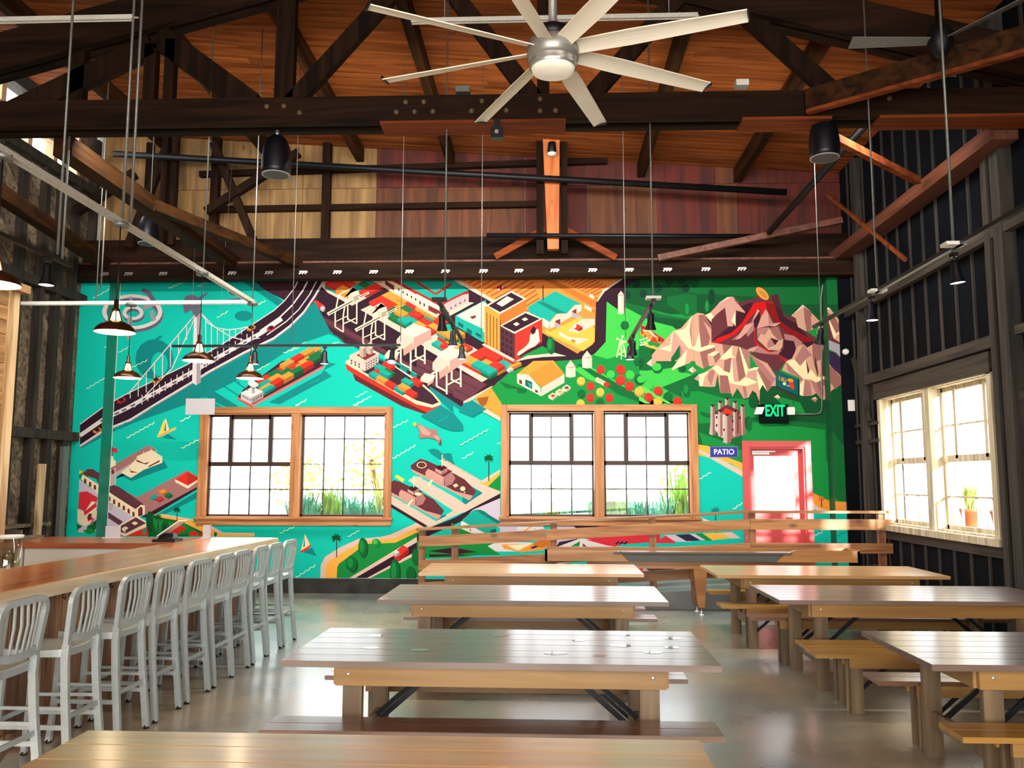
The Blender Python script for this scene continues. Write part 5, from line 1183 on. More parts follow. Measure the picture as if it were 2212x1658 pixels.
panel([(x0, z0), (xa + .1, z0), (xa - .05, z1 - .02), (x0, z1)], 'side_panel', 'game'); panel([(xb - .1, z0), (x1, z0), (x1, z1 - .005), (xb + .15, z1 - .0), (xb + .02, z1 - .05)], 'side_panel', 'game')
panel([(xa + .1, z0), (xb - .1, z0), (xb + .02, z1 - .05), (xb - .1, z1 - .05), (xa + .1, z1 - .06), (xa - .02, z1 - .02)], 'grey_side_panel', 'greyp')
panel([(x0, z0), (x1, z0), (x1, z1), (x0, z1)], 'side_panel', 'game', yb - .03)
box('end_panel', 'game', x0, x0 + .03, ya, yb, z0, z1, gt); box('end_panel', 'game', x1 - .03, x1, ya, yb, z0, z1, gt)
box('cradle_floor', 'greyp', x0 + .03, x1 - .03, ya + .03, yb - .03, z0, z0 + .02, gt); box('playing_board', 'game', x0 + .12, x1 - .12, ya + .12, yb - .12, z0 + .02, z1 - .04, gt, .004)
box('top_trim', 'greyp', xa - .1, xb + .1, ya - .012, ya + .04, z1 - .055, z1 - .035, gt)
box('under_beam', 'game', .55, 3.5, ya + .04, yb - .04, .6, .69, gt)
for cx in (.75, 2.02, 3.35):
    for yy in (ya + .05, yb - .1):
        MB().hexa([(cx - .035, yy + .0, .1), (cx + .05, yy, .1), (cx + .05, yy + .07, .1), (cx - .035, yy + .07, .1), (cx - .09, yy - .02, .6), (cx + .09, yy - .02, .6), (cx + .09, yy + .09, .6), (cx - .09, yy + .09, .6)]).build('leg', 'game', gt, .003)
        MB().lathe([(.045, 0), (.045, .01), (.012, .02), (.012, .1)], (cx + .01, yy + .035, 0), 14).build('leveler_foot', 'steel', gt)

# ================================================================== BAR
sk = .0195
def bx(y_, off=0): return -3.195 + (y_ - 10.19) * sk + off
bar = thing('bar_counter', 'long bar counter with a thick pale edged top and rustic board front', 'bar', (-3.6, 5.5, 0))
MB().prism([(bx(.6, -.9), .6, 1.015), (bx(.6, -.06), .6, 1.015), (bx(10.19, -.06), 10.19, 1.015), (bx(10.19, -.9), 10.19, 1.015)], (0, 0, .055)).build('bar_top', 'bartop', bar, .004)
MB().prism([(bx(.6, -.06), .6, .985), (bx(.6), .6, .985), (bx(10.19), 10.19, .985), (bx(10.19, -.06), 10.19, .985)], (0, 0, .083)).build('bar_edge', 'baredge', bar, .006)
MB().prism([(bx(.6, -.85), .6, 0), (bx(.6, -.29), .6, 0), (bx(10.0, -.29), 10.0, 0), (bx(10.0, -.85), 10.0, 0)], (0, 0, 1.014)).build('carcass', 'panelw', bar)
y_ = 1.2; i = 0
while y_ < 10.05:
    w = random.choice((.1, .12, .14)); d = random.uniform(.02, .035)
    MB().hexa([(bx(y_, -.289), y_, .1), (bx(y_, -.289) + d, y_, .1), (bx(y_ + w, -.289) + d, y_ + w - .006, .1), (bx(y_ + w, -.289), y_ + w - .006, .1), (bx(y_, -.289), y_, .985), (bx(y_, -.289) + d, y_, .985), (bx(y_ + w, -.289) + d, y_ + w - .006, .985), (bx(y_ + w, -.289), y_ + w - .006, .985)]).build('front_board', 'barb', bar); y_ += w
for i in range(4): MB().prism([(bx(10.0, -.85 + i * .14), 10.002, .1), (bx(10.0, -.85 + i * .14 + .135), 10.002, .1), (bx(10.0, -.85 + i * .14 + .135), 10.03, .1), (bx(10.0, -.85 + i * .14), 10.03, .1)], (0, 0, .885)).build('end_board', 'barb', bar)
MB().prism([(bx(.6, -.288), .6, 0), (bx(.6, -.24), .6, 0), (bx(10.05, -.24), 10.05, 0), (bx(10.05, -.288), 10.05, 0)], (0, 0, .1)).build('kick_board', 'barb', bar)
for yy in (6.15, 6.8, 7.5, 8.15, 8.8, 9.4):
    x_ = bx(yy, -.25); MB().tube([(x_, yy, .97), (x_ + .03, yy, .95), (x_ + .03, yy, .91), (x_ + .05, yy, .9), (x_ + .055, yy, .92)], .006, 6).tube([(x_, yy, .95), (x_ + .03, yy + .02, .93), (x_ + .04, yy + .03, .95)], .006, 6).build('purse_hook', 'bronze', bar)
box('outlet_box', 'blackp', bx(6.7, -.26), bx(6.7, -.2), 6.62, 6.76, .82, .9, bar)
rc = thing('return_counter', 'reddish wood return counter with a white front behind the bar', 'counter', (-5.1, 9.7, 0))
MB().prism([(-5.97, 9.19, 1.01), (-4.13, 9.19, 1.01), (-4.13, 10.19, 1.01), (-5.97, 10.19, 1.01)], (0, 0, .06)).build('counter_top', 'barx', rc, .004)
box('front_panel', 'panelw', -5.72, -4.14, 9.27, 9.29, .05, 1.01, rc); box('carcass', 'panelw', -5.7, -4.14, 9.29, 10.1, 0, 1.01, rc); box('side_post', 'panelw', -5.85, -5.76, 9.3, 9.4, .5, 1.0, rc)
pos = thing('receipt_tablet', 'white tablet on a black stand at the corner of the bar', 'device', (-4.25, 9.5, 1.07))
MB().box(-4.36, -4.1, 9.38, 9.6, 1.07, 1.1).hexa([(-4.32, 9.42, 1.1), (-4.14, 9.42, 1.1), (-4.14, 9.58, 1.1), (-4.32, 9.58, 1.1), (-4.28, 9.46, 1.16), (-4.16, 9.46, 1.16), (-4.16, 9.56, 1.16), (-4.28, 9.56, 1.16)]).build('stand', 'blackp', pos, .006)
MB().beam((-4.32, 9.52, 1.13), (-4.08, 9.52, 1.3), .22, .014, (0, 0, 1)).build('tablet', 'white', pos, .003)
tag(MB().box(-4.06, -3.98, 10.05, 10.1, 1.07, 1.22).box(-4.07, -3.97, 10.02, 10.13, 1.068, 1.08).build('card_holder', 'foam'), 'small grey upright card holder at the far end of the bar', 'card')
tag(MB().box(-5.2, -5.02, 9.98, 9.99, 1.07, 1.21).box(-5.22, -5.0, 9.95, 10.03, 1.068, 1.08).build('card_holder', 'foam'), 'small grey upright card holder on the return counter', 'card')
# partition and back bar
pt = thing('partition', 'plank covered partition with a light corner post at the far left', 'partition', (-6.05, 6.2, 0))
for i in range(24):
    z_ = i * .16
    for a, b in ((2.6, 5.0 + .4 * math.sin(i * 2)), (5.0 + .4 * math.sin(i * 2), 7.2 + .5 * math.sin(i * 1.7 + 1)), (7.2 + .5 * math.sin(i * 1.7 + 1), 9.16)):
        box('plank', 'plank', -6.1, -6.03 + random.uniform(0, .012), a + .002, b - .002, z_ + .003, z_ + .157, pt)
box('corner_post', 'postl', -6.12, -5.99, 9.16, 9.32, 0, 3.86, pt, .004); box('cap', 'plank', -6.16, -5.9, 2.6, 9.36, 3.86, 3.95, pt)
bb = thing('back_bar', 'stack of rustic shelving planks behind the bar at the left edge', 'shelf', (-6.4, 9.9, 0))
for z_, a in ((.55, -6.9), (.72, -6.9), (.9, -6.9), (1.05, -6.9), (.3, -6.7)): box('shelf_board', 'barn', a, -6.0, 9.6, 10.1, z_, z_ + .04, bb); box('shelf_face', 'barn', a + .02, -6.0, 9.63, 9.66, z_ + .045, z_ + .13, bb)
for x_ in (-6.85, -6.05): box('shelf_post', 'barn', x_ - .03, x_ + .03, 9.66, 10.05, 0, 1.1, bb)
jr = thing('pitcher', 'clear plastic pitcher behind the bar at the left edge', 'pitcher', (-5.35, 8.0, .9)); MB().lathe([(.1, .9), (.12, 1.2), (.125, 1.2), (.105, .905)], (-5.1, 8.0, 0), 20, cap=False).build('body', 'clear', jr); MB().lathe([(.125, 1.2), (.13, 1.23), (.0, 1.235)], (-5.1, 8.0, 0), 20).build('lid', 'white', jr)
box('base', 'panelw', -5.35, -4.9, 7.8, 8.2, .86, .9, jr)
tag(MB().hexa([(-7.3, 12.0, 1.1), (-7.3, 12.14, 1.1), (-7.26, 12.14, 1.1), (-7.26, 12.0, 1.1), (-7.36, 12.1, 1.98), (-7.36, 12.26, 1.98), (-7.32, 12.26, 1.98), (-7.32, 12.1, 1.98)]).hexa([(-7.3, 11.95, 0), (-7.3, 12.09, 0), (-7.26, 12.09, 0), (-7.26, 11.95, 0), (-7.3, 12.0, 1.1), (-7.3, 12.14, 1.1), (-7.26, 12.14, 1.1), (-7.26, 12.0, 1.1)]).build('lumber_board', 'postl'), 'pale lumber board leaning against the left wall studs', 'lumber')
tag(MB().box(-7.33, -7.27, 12.6, 12.74, 0, 2.25).build('metal_channel', 'galv'), 'light grey metal channel standing against the left wall', 'channel')

# ================================================================== BAR STOOLS
def make_stool():
    t = thing('bar_stool', '', 'bar stool', world=False)
    def arc(c, r, a0, a1, n=5): return [(c[0], c[1] + r * math.cos(R(a0 + (a1 - a0) * i / n)), c[2] + r * math.sin(R(a0 + (a1 - a0) * i / n))) for i in range(n + 1)]
    for s in (-1, 1):
        lg = MB().sweep([(.25, s * .195, .012), (.232, s * .19, .2), (.205, s * .182, .45), (.19, s * .178, .66), (.195, s * .178, .76)], .03, .045, upv=(1, 0, 0)).build('leg', 'alu', t)
        MB().lathe([(.02, 0), (.02, .014), (.012, .03)], (.25, s * .195, 0), 10).build('foot_cap', 'blackp', lg)
        lf = MB().sweep([(-.24, s * .175, .012), (-.215, s * .165, .35), (-.2, s * .16, .7)], .03, .035, upv=(1, 0, 0)).build('leg', 'alu', t)
        MB().lathe([(.02, 0), (.02, .014), (.012, .03)], (-.24, s * .175, 0), 10).build('foot_cap', 'blackp', lf)
        MB().beam((-.222, s * .168, .27), (.225, s * .178, .27), .014, .028).build('side_stretcher', 'alu', t)
        MB().beam((-.216, s * .165, .38), (.215, s * .173, .38), .012, .02).build('side_stretcher', 'alu', t)
    MB().beam((-.225, -.168, .3), (-.225, .168, .3), .018, .03).build('footrest', 'alu', t)
    MB().beam((.222, -.176, .33), (.222, .176, .33), .014, .028).build('back_stretcher', 'alu', t)
    def bxx(z_): return .195 + (z_ - .76) * .12
    pts = [(bxx(.74), -.178, .74), (bxx(.85), -.188, .85), (bxx(.95), -.197, .95)]
    top = 1.085; r_ = .075
    pts += [(bxx(top - r_), -.203, top - r_)] + [(bxx(top - r_ + r_ * math.sin(R(a))), -.203 + r_ - r_ * math.cos(R(a)), top - r_ + r_ * math.sin(R(a))) for a in (22, 45, 67, 90)]
    pts += [(p[0], -p[1], p[2]) for p in pts[::-1]]
    MB().sweep(pts, .036, .03, upv=(1, 0, 0)).build('back_frame', 'alu', t)
    for i in range(6):
        q = (i - 2.5) / 2.5; MB().sweep([(bxx(.80) + .012 * (1 - q * q), q * .13, .80), (bxx(.95) + .02 * (1 - q * q), q * .14, .95), (bxx(1.075), q * .142, 1.075)], .012, .012, upv=(1, 0, 0)).build('slat', 'alu', t)
    MB().sweep([(bxx(.8), -.182, .8), (bxx(.8) + .014, -.09, .785), (bxx(.8) + .02, 0, .78), (bxx(.8) + .014, .09, .785), (bxx(.8), .182, .8)], .02, .042, upv=(0, 0, 1)).build('back_rail', 'alu', t)
    st = MB(); n = 10
    def sz(x_, y_): 
        q = min(1, ((x_) / .2) ** 2 * .5 + (y_ / .19) ** 2 * .5); return .715 + .018 * q
    P = []
    for i in range(n + 1):
        for j in range(n + 1):
            a, b = -1 + 2 * i / n, -1 + 2 * j / n; k_ = 1 - .07 * a * a * b * b
            P.append((a * .215 * k_ - .01, b * .2 * k_ , sz(a * .2, b * .19)))
    st.v = P + [(p[0], p[1], .685) for p in P]; N_ = (n + 1) ** 2
    for i in range(n):
        for j in range(n):
            a = i * (n + 1) + j; st.f.append((a, a + n + 1, a + n + 2, a + 1)); st.smooth.add(len(st.f) - 1); st.f.append((N_ + a, N_ + a + 1, N_ + a + n + 2, N_ + a + n + 1))
    rim = [i * (n + 1) for i in range(n + 1)] + [n * (n + 1) + j for j in range(1, n + 1)] + [(n - i) * (n + 1) + n for i in range(1, n + 1)] + [n - j for j in range(1, n)]
    for i in range(len(rim)): a, b = rim[i], rim[(i + 1) % len(rim)]; st.f.append((a, b, N_ + b, N_ + a))
    st.build('seat', 'alu', t)
    return t
stool = make_stool(); names = ['nearest aluminium bar stool, cut off at the left edge', 'second aluminium bar stool from the viewer', 'third aluminium bar stool from the viewer', 'fourth aluminium bar stool from the viewer', 'fifth aluminium bar stool from the viewer', 'sixth aluminium bar stool from the viewer', 'seventh aluminium bar stool from the viewer', 'third aluminium bar stool from the far end of the bar', 'second aluminium bar stool from the far end of the bar', 'last aluminium bar stool at the far end of the bar, in front of the mural']
protos_used = []
for i, yy in enumerate((4.74, 5.4, 6.0, 6.52, 7.06, 7.57, 7.97, 8.47, 8.9, 9.38)):
    o = stool if i == 0 else copy_tree(stool); protos_used.append(o)
    o.location = (-2.79 + (yy - 9.4) * sk - .25, yy, 0); o.rotation_euler = (0, 0, R(-1.1 + (1.5 if i in (1, 7) else -1 if i == 4 else 0)))
    o['label'] = names[i]; o['group'] = 'aluminium bar stools along the bar'

# ================================================================== CEILING FAN
fan = thing('ceiling_fan', 'large eight bladed ceiling fan with pale blades and round light', 'ceiling fan', (.05, 5.2, 4.3))
fx, fy = .05, 5.2
MB().lathe([(.0, 4.335), (.1, 4.338), (.135, 4.355), (.142, 4.38)], (fx, fy, 0), 32).build('light_diffuser', plain('fan light diffuser', 'e9e0cc', .4, emit=.25), fan)
MB().lathe([(.145, 4.37), (.152, 4.38), (.15, 4.4), (.14, 4.41), (.15, 4.42), (.14, 4.435)], (fx, fy, 0), 32, cap=False).build('chrome_ring', 'steel', fan)
MB().lathe([(.14, 4.42), (.165, 4.44), (.17, 4.5), (.165, 4.54), (.12, 4.56)], (fx, fy, 0), 32).build('motor_housing', 'motor', fan)
MB().lathe([(.12, 4.56), (.115, 4.63), (.07, 4.66)], (fx, fy, 0), 24).build('upper_housing', 'black', fan)
MB().lathe([(.028, 4.66), (.028, 6.95)], (fx, fy, 0), 14).build('down_rod', 'steel', fan); MB().lathe([(.03, 6.8), (.09, 6.95)], (fx, fy, 0), 18).build('ceiling_canopy', 'black', fan)
def blade(a):
    ca, sa = math.cos(a), math.sin(a); P = []
    for r, w, tw in ((.15, .10, .12), (.5, .115, .11), (1.21, .10, .07)):
        row = []
        for j in range(5):
            t = -1 + j / 2; row.append((r, t * w / 2, 4.5 - t * w * tw * 1.6 + .008 * (1 - t * t)))
        P.append(row)
    mb = MB()
    for th in (0, -.008):
        for row in P:
            for r, q, z_ in row: mb.v.append((fx + r * ca - q * sa, fy + r * sa + q * ca, z_ + th))
    for i in range(2):
        for j in range(4): a_ = i * 5 + j; mb.f += [(a_, a_ + 1, a_ + 6, a_ + 5), (15 + a_, 20 + a_, 21 + a_, 16 + a_)]
    for a_, b_ in [(0, 5), (5, 10)] + [(10 + j, 11 + j) for j in range(4)] + [(14, 9), (9, 4)] + [(4 - j, 3 - j) for j in range(4)]: mb.f.append((a_, b_, 15 + b_, 15 + a_))
    b = mb.build('blade', 'blade', fan)
    r = 1.215; MB().beam((fx + r * ca - .05 * sa, fy + r * sa + .05 * ca, 4.5), (fx + r * ca + .05 * sa, fy + r * sa - .05 * ca, 4.5), .01, .022).build('tip_cap', 'black', b)
    return b
for k in range(8): blade(R(22.5 + 4.5 + 45 * k))
# dark second fan high on the right
f2 = thing('ceiling_fan', 'small black ceiling fan high in the upper right corner', 'ceiling fan', (3.35, 7.0, 5.3))
MB().lathe([(.03, 5.32), (.06, 5.35), (.1, 5.42), (.11, 5.52), (.07, 5.6), (.03, 5.62), (.025, 6.75)], (3.35, 7.0, 0), 20).build('motor', 'black', f2)
for a in (60, 180, 300):
    ca, sa = math.cos(R(a)), math.sin(R(a)); MB().hexa([(3.35 + r * ca - q * sa, 7 + r * sa + q * ca, z_ + q * .3) for z_ in (5.46, 5.47) for r, q in ((.08, -.04), (.75, -.06), (.75, .06), (.08, .04))]).build('blade', 'galv', f2)

# ================================================================== SPEAKERS
def speaker(x_, y_, z_, r, lab, hang=None):
    s_ = thing('pendant_speaker', lab, 'speaker', (x_, y_, z_), group=None)
    MB().lathe([(r * .96, z_), (r, z_ + .05), (r, z_ + .16), (r * .92, z_ + .27), (r * .7, z_ + .36), (r * .4, z_ + .4), (0.001, z_ + .405)], (x_, y_, 0), 28).build('housing', 'blackp', s_)
    MB().lathe([(r * .86, z_ - .004), (r * .97, z_ - .004), (r * .97, z_ + .004)], (x_, y_, 0), 28, cap=False).build('rim', 'ring', s_); MB().lathe([(0.001, z_ - .003), (r * .87, z_ - .003)], (x_, y_, 0), 28, cap=False).build('grille', 'grille', s_)
    MB().lathe([(.02, z_ + .4), (.02, z_ + .46)], (x_, y_, 0), 8).build('hanger', 'steel', s_)
    if hang: MB().tube([(x_, y_, z_ + .45), (x_, y_, hang)], .006, 6).build('cable', 'galv', s_)
speaker(-2.69, 8.12, 4.78, .145, 'black pendant loudspeaker under the near truss on the left')
speaker(2.72, 8.12, 4.88, .145, 'black pendant loudspeaker under the near truss on the right')
speaker(-5.45, 11.2, 4.97, .145, 'black pendant loudspeaker behind the diagonal strut on the far left', 7.36)

# ================================================================== STRUTS, RODS AND PENDANTS
def channel(name, p, q, lab, w=.04, holes=True, mat='strut'):
    p = Vector(p); q = Vector(q); d = (q - p).normalized(); a = d.cross(Vector((0, 0, 1))).normalized(); t = thing(name, lab, 'strut', tuple((p + q) / 2))
    L = (q - p).length
    for s in (-1, 1): MB().beam(p + a * s * w / 2, q + a * s * w / 2, .004, .04).build('side_flange', mat, t)
    mb = MB(); MBk = MB(); n = int(L / .1)
    mb.beam(p + a * w * .35, q + a * w * .35, w * .3, .004); mb.beam(p - a * w * .35, q - a * w * .35, w * .3, .004)
    for i in range(n + 1):
        c = p + d * min(L, i * .1 + .02); mb.beam(c, c + d * .045, w * .5, .004)
    mb.build('slotted_web', mat, t); return t
channel('strut_channel', (-3.46, 4.95, 3.84), (-3.46, 9.76, 3.84), 'long slotted steel strut running back above the bar', .055)
channel('strut_channel', (-6.25, 9.76, 3.84), (-3.5, 9.76, 3.84), 'steel strut crossing in front of the painted ring at the left', .05)
channel('strut_channel', (-4.9, 6.72, 5.66), (-3.5, 6.72, 5.66), 'short slotted strut high in the upper left corner')
channel('strut_channel', (-1.2, 7.2, 5.85), (1.35, 7.2, 5.85), 'slotted strut spanning behind the fan hub') 
for i, (x_, y_, za, zb, r, lab) in enumerate([(-3.5, 6.72, 3.86, 7.1, .012, 'left one of the pair of steel rods holding the long strut'), (-3.43, 6.72, 3.86, 7.1, .012, 'right one of the pair of steel rods holding the long strut'),
    (-3.46, 8.3, 3.86, 7.1, .007, 'thin rod above the middle joint of the long strut'), (-3.46, 9.76, 3.86, 7.1, .007, 'thin rod above the far corner of the struts'), (-5.35, 9.76, 3.86, 7.2, .007, 'thin rod holding the cross strut near its left part'),
    (-4.87, 8.2, 3.95, 5.5, .012, 'steel rod pair left of the long strut'), (-.98, 8.1, 3.5, 6.9, .009, 'bright cable down to the middle track'), (-.8, 10.4, 3.5, 6.9, .005, 'thin cable right of the bright middle cable'), (1.03, 8.1, 3.5, 6.9, .009, 'bright cable down to the right middle track'), (.98, 10.4, 3.5, 6.9, .005, 'thin cable at the far end of the right middle track'),
    (-3.25, 10.65, 3.5, 7.0, .005, 'thin cable to the left part of the cross track'), (-1.85, 10.65, 3.5, 7.0, .005, 'thin cable at the right end of the cross track'), (2.98, 6.2, 3.5, 6.7, .01, 'bright cable to the right wall track, nearer one'), (2.98, 7.65, 3.5, 6.7, .008, 'bright cable to the right wall track, farther one'), (3.0, 9.3, 3.5, 6.7, .005, 'thin cable at the far end of the right wall track'),
    (-5.05, 9.3, 3.9, 5.2, .008, 'short steel rod in front of the left wall'), (-3.81, 6.35, 3.5, 7.0, .01, 'pair cable to the short left track'), (-.9, 7.2, 5.87, 7.0, .006, 'thin rod above the left end of the strut behind the fan'), (1.1, 7.2, 5.87, 7.0, .006, 'thin rod above the right end of the strut behind the fan')]):
    tag(MB().tube([(x_, y_, za), (x_, y_, zb if zb < 6 else ZR(x_) + .02)], r, 6).build('hanger_rod', 'galv'), lab, 'rod', 'hanger rods and cables')
def pendant(x_, y_, z_, zt, lab, r=.155):
    t = thing('pendant_lamp', lab, 'pendant lamp', (x_, y_, z_), group='bronze pendant lamps over the bar')
    MB().lathe([(r * 1.02, z_), (r, z_ + .012), (r * .93, z_ + .035), (r * .72, z_ + .065), (r * .45, z_ + .085), (r * .3, z_ + .095)], (x_, y_, 0), 32, cap=False).build('shade', 'bronze', t)
    MB().lathe([(r * .99, z_ + .001), (r * .9, z_ + .03), (r * .7, z_ + .058), (r * .28, z_ + .088)], (x_, y_, 0), 32, cap=False).build('shade_lining', 'shadein', t)
    MB().lathe([(r * .3, z_ + .095), (r * .2, z_ + .155), (r * .14, z_ + .17)], (x_, y_, 0), 16).build('lit_neck', 'glow', t)
    mb = MB()
    for k in range(6): a = k * 1.047; mb.beam((x_ + r * .33 * math.cos(a), y_ + r * .33 * math.sin(a), z_ + .09), (x_ + r * .18 * math.cos(a), y_ + r * .18 * math.sin(a), z_ + .172), .008, .008)
    mb.build('cage', 'bronze', t)
    MB().lathe([(.03, z_ + .17), (.03, z_ + .19), (.018, z_ + .2), (.018, z_ + .26), (.008, z_ + .27)], (x_, y_, 0), 14).build('socket', 'bronze', t)
    MB().tube([(x_, y_, z_ + .26), (x_ + .004, y_, (z_ + zt) / 2), (x_, y_, zt)], .005, 6).build('cord', 'blackp', t)
    MB().lathe([(.06, zt - .03), (.062, zt), (.05, zt + .012)], (x_, y_, 0), 18).build('junction_box', 'galv', t)
    MB().lathe([(.0, z_ + .02), (.03, z_ + .03), (.035, z_ + .055), (.02, z_ + .085)], (x_, y_, 0), 12).build('bulb', 'glow', t)
    d = bpy.data.lights.new('pendant_glow', 'POINT'); d.energy = 9; d.color = (1, .78, .5); d.shadow_soft_size = .04
    o = bpy.data.objects.new('pendant_glow', d); COL.objects.link(o); o.location = (x_, y_, z_ - .03)
pendant(-3.46, 6.62, 2.93, 3.83, 'nearest whole bronze pendant lamp, largest, over the painted ring')
pendant(-3.46, 8.28, 2.93, 3.83, 'bronze pendant lamp in front of the painted bridge tower')
pendant(-3.46, 9.76, 2.93, 3.83, 'bronze pendant lamp hanging from the far corner of the struts')
pendant(-4.92, 9.76, 2.94, 3.83, 'small bronze pendant lamp at the left, hung from the cross strut')
pendant(-3.49, 5.15, 2.98, 3.83, 'bronze pendant lamp cut off by the left edge')

# ================================================================== TRACK LIGHTING
def head(t, x_, y_, z_, dx=0, dy=-.02, big=1):
    p = Vector((x_, y_, z_)); d = Vector((dx, dy, -1)).normalized()
    MB().box(x_ - .02, x_ + .02, y_ - .03, y_ + .03, z_ - .03, z_).tube([p, p + Vector((0, 0, -.08))], .008, 6).build('head_mount', 'black', t)
    c = p + Vector((0, 0, -.06)); h = MB(); prof = [(.022, 0), (.032, .02), (.034, .1), (.05, .15), (.055, .17)]
    a = d.cross(Vector((0, 1, 0))).normalized(); b = a.cross(d).normalized()
    for r, s in prof:
        for k in range(16): t_ = 6.2832 * k / 16; h.v.append(tuple(c + d * s * big + (a * math.cos(t_) + b * math.sin(t_)) * r * big))
    for i in range(len(prof) - 1):
        for k in range(16): l = (k + 1) % 16; h.f.append((i * 16 + k, i * 16 + l, i * 16 + 16 + l, i * 16 + 16 + k)); h.smooth.add(len(h.f) - 1)
    h.f.append(tuple(range(16))); hd = h.build('lamp_head', 'black', t)
    L = MB(); q = c + d * .166 * big
    for k in range(16): t_ = 6.2832 * k / 16; L.v.append(tuple(q + (a * math.cos(t_) + b * math.sin(t_)) * .052 * big))
    L.v.append(tuple(q - d * .004)); L.f = [(k, (k + 1) % 16, 16) for k in range(16)]; L.build('lens', 'lens', hd)
    s_ = bpy.data.lights.new('track_spot', 'SPOT'); s_.energy = 26; s_.spot_size = R(75); s_.spot_blend = .8; s_.color = (1, .93, .82); s_.shadow_soft_size = .03
    o = bpy.data.objects.new('track_spot', s_); COL.objects.link(o); o.location = q + d * .02; o.rotation_euler = d.to_track_quat('-Z', 'Y').to_euler()
def track(p, q, lab, heads, feeds=()):
    t = thing('track_light', lab, 'track light', tuple((Vector(p) + Vector(q)) / 2)); MB().beam(p, q, .036, .03).build('rail', 'black', t)
    for f_ in feeds: MB().box(f_[0] - .07, f_[0] + .07, f_[1] - .05, f_[1] + .05, f_[2] - .035, f_[2] - .01).build('feed_box', 'white' if len(f_) > 3 else 'black', t)  # white boxes carry the light on their undersides as colour
    for h_ in heads: head(t, *h_)
    return t
track((-4.8, 10.65, 3.46), (-1.85, 10.65, 3.46), 'long black lighting track crossing in front of the bridge and ships', [(-3.72, 10.65, 3.45), (-2.82, 10.65, 3.45), (-1.95, 10.65, 3.45, 0, -.4)])
track((-1.02, 7.95, 3.45), (-1.02, 10.4, 3.45), 'black lighting track running back left of centre', [(-1.02, 8.2, 3.44, 0, .25), (-1.02, 9.2, 3.44), (-1.02, 10.2, 3.44)], [(-1.02, 8.0, 3.5)])
track((1.02, 7.95, 3.45), (1.02, 10.4, 3.45), 'black lighting track running back right of centre', [(1.02, 8.2, 3.44, 0, .25), (1.02, 9.9, 3.44, 0, .4), (1.02, 10.3, 3.44)], [(1.02, 8.0, 3.5, 1)])
track((2.97, 3.6, 3.45), (2.97, 9.45, 3.45), 'long lighting track running back along the right wall', [(3.05, 6.35, 3.45, .1, 0), (3.0, 7.85, 3.45), (2.97, 9.2, 3.45, 0, .5)], [(2.93, 6.1, 3.47, 1), (2.97, 7.62, 3.47, 1)])
track((-3.8, 4.4, 3.45), (-3.78, 6.5, 3.45), 'short lighting track at the left edge', [(-3.79, 6.2, 3.45)])

# ================================================================== SIGNS AND SMALL THINGS
def text(s_, name, size, loc, mat, parent, rot=(R(90), 0, 0), ext=.004, sx=1, bold=.0):
    c = bpy.data.curves.new(name, 'FONT'); c.body = s_; c.size = size; c.extrude = ext; c.align_x = 'CENTER'; c.align_y = 'CENTER'; c.offset = bold
    o = bpy.data.objects.new(name, c); COL.objects.link(o)
    dg = bpy.context.evaluated_depsgraph_get(); me = bpy.data.meshes.new_from_object(o.evaluated_get(dg)); bpy.data.objects.remove(o)
    mo_ = bpy.data.objects.new(name, me); COL.objects.link(mo_); me.materials.clear(); me.materials.append(M[mat] if isinstance(mat, str) else mat)
    mo_.parent = parent; mo_.location = Vector(loc) - parent.location; mo_.rotation_euler = rot; mo_.scale = (sx, 1, 1); return mo_
ex = thing('exit_sign', 'green lit EXIT sign with two emergency lamp heads above the red door', 'sign', (3.56, 13.4, 2.66))
box('housing', 'exitb', 3.34, 3.78, 13.42, 13.5, 2.64, 2.94, ex); box('face', 'exitb', 3.4, 3.72, 13.405, 13.42, 2.68, 2.93, ex)
text('EXIT', 'exit_lettering', .25, (3.565, 13.4, 2.83), 'exitg', ex, sx=.6, bold=.006)
MB().hexa([(3.24, 13.36, 2.78), (3.35, 13.33, 2.78), (3.35, 13.4, 2.78), (3.24, 13.43, 2.78), (3.28, 13.36, 2.89), (3.39, 13.33, 2.89), (3.39, 13.4, 2.89), (3.28, 13.43, 2.89)]).build('lamp_head', 'white', ex)
box('lamp_head', 'white', 3.75, 3.86, 13.34, 13.42, 2.77, 2.89, ex, .008)
ps = thing('patio_sign', 'small blue PATIO sign left of the red door', 'sign', (2.78, 13.49, 2.11)); box('plate', 'blue', 2.565, 2.99, 13.482, 13.498, 2.118, 2.277, ps)
MB().box(2.56, 2.995, 13.485, 13.497, 2.272, 2.28).box(2.56, 2.995, 13.485, 13.497, 2.114, 2.122).box(2.56, 2.568, 13.485, 13.497, 2.114, 2.28).box(2.987, 2.995, 13.485, 13.497, 2.114, 2.28).build('border', 'steel', ps)
text('PATIO', 'patio_lettering', .115, (2.778, 13.48, 2.197), plain('patio letters', 'd8dce8', .5), ps, sx=.98, bold=.003)
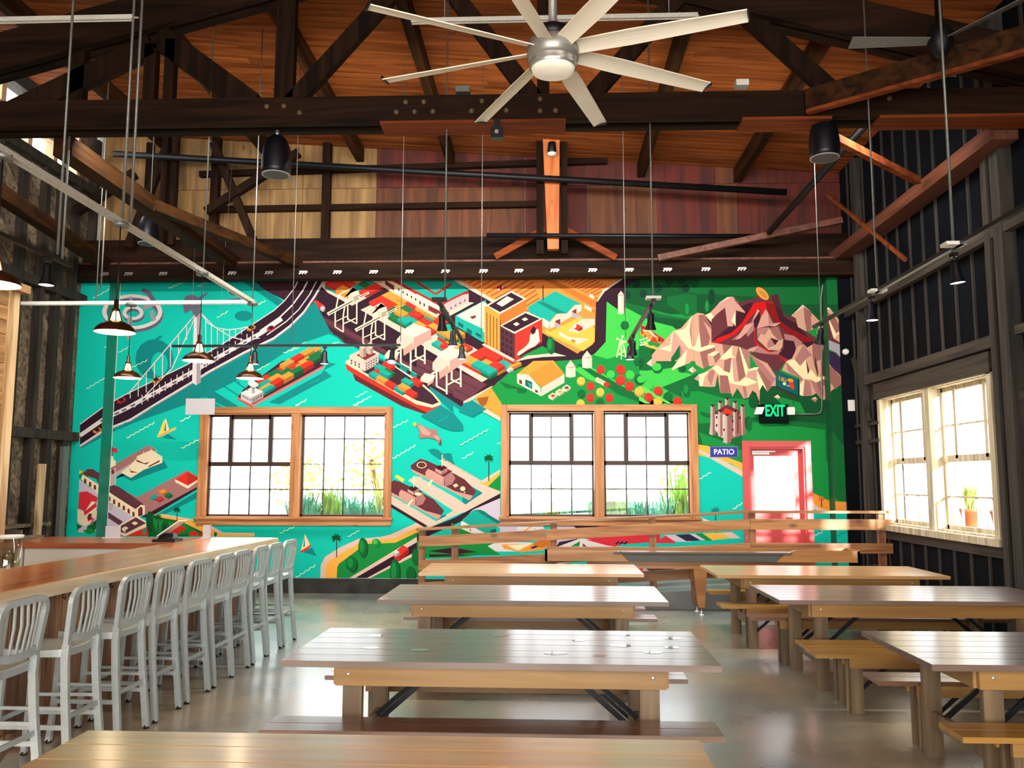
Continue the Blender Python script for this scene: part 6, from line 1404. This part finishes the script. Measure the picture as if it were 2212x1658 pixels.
tag(MB().tube([(3.8, 13.47, 2.79), (4.2, 13.47, 2.79), (4.27, 13.47, 2.8), (4.3, 13.47, 2.84), (4.31, 13.45, 2.92), (4.345, 13.42, 4.6), (4.42, 13.4, 5.1), (4.42, 13.38, 5.33)], .012, 8).build('conduit', 'galv'), 'thin silver conduit rising from the EXIT sign to the roof', 'conduit')
tag(MB().box(-5.39, -4.95, 12.5, 12.51, 2.72, 2.96).build('hanging_board', 'foam'), 'blank light grey board hanging at the upper left of the first window', 'board')
for x_, dx in ((-5.36, 0), (-4.98, .18)): tag(MB().tube([(x_, 12.505, 2.95), (x_ + dx, 12.505, ZR(x_) + .02)], .0025, 5).build('hanging_wire', 'galv'), 'thin wire holding the grey board, ' + ('left' if dx == 0 else 'right') + ' one', 'wire')
tag(MB().box(4.6, 4.7, 13.13, 13.19, 2.81, 2.98).build('wall_sensor', 'white'), 'white box at the right edge of the mural level with the EXIT sign', 'sensor')
ss = thing('strobe', 'round white alarm strobe at the right edge of the mural', 'alarm', (4.6, 13.1, 3.68)); MB().lathe([(.05, 13.18), (.05, 13.13), (.03, 13.09)], (4.6, 0, 3.72), 16, 'y').build('body', 'white', ss)
em = thing('sensor_light', 'small round lamp on the orange king post', 'lamp', (.1, 12.66, 6.75)); MB().lathe([(.05, 6.72), (.07, 6.75), (.06, 6.86), (.06, 6.9)], (.1, 12.6, 0), 16).build('body', 'black', em); MB().lathe([(.001, 6.69), (.06, 6.7), (.08, 6.73), (.05, 6.75)], (.1, 12.6, 0), 18).build('lens', 'white', em)
fl = thing('camera_mount', 'small black fixture under the near truss at the left tip of a fan blade', 'fixture', (-.47, 7.95, 5.0)); MB().box(-.53, -.41, 7.9, 8.0, 5.05, 5.16).box(-.5, -.44, 7.93, 7.98, 5.1, 5.25).build('body', 'blackp', fl, .006); MB().lathe([(.02, 7.895), (.02, 7.88)], (-.47, 0, 5.1), 10, 'y').build('lens', 'steel', fl)
tag(MB().box(1.85, 1.97, 7.95, 8.05, 5.56, 5.62).build('junction_box', 'white'), 'small white box on top of the near truss right of centre', 'box')
tag(MB().box(-.88, -.74, 7.95, 8.05, 5.54, 5.6).build('junction_box', 'galv'), 'small grey box on top of the near truss left of centre', 'box')
for o in bpy.data.objects:
    if '_world' in o: del o['_world']
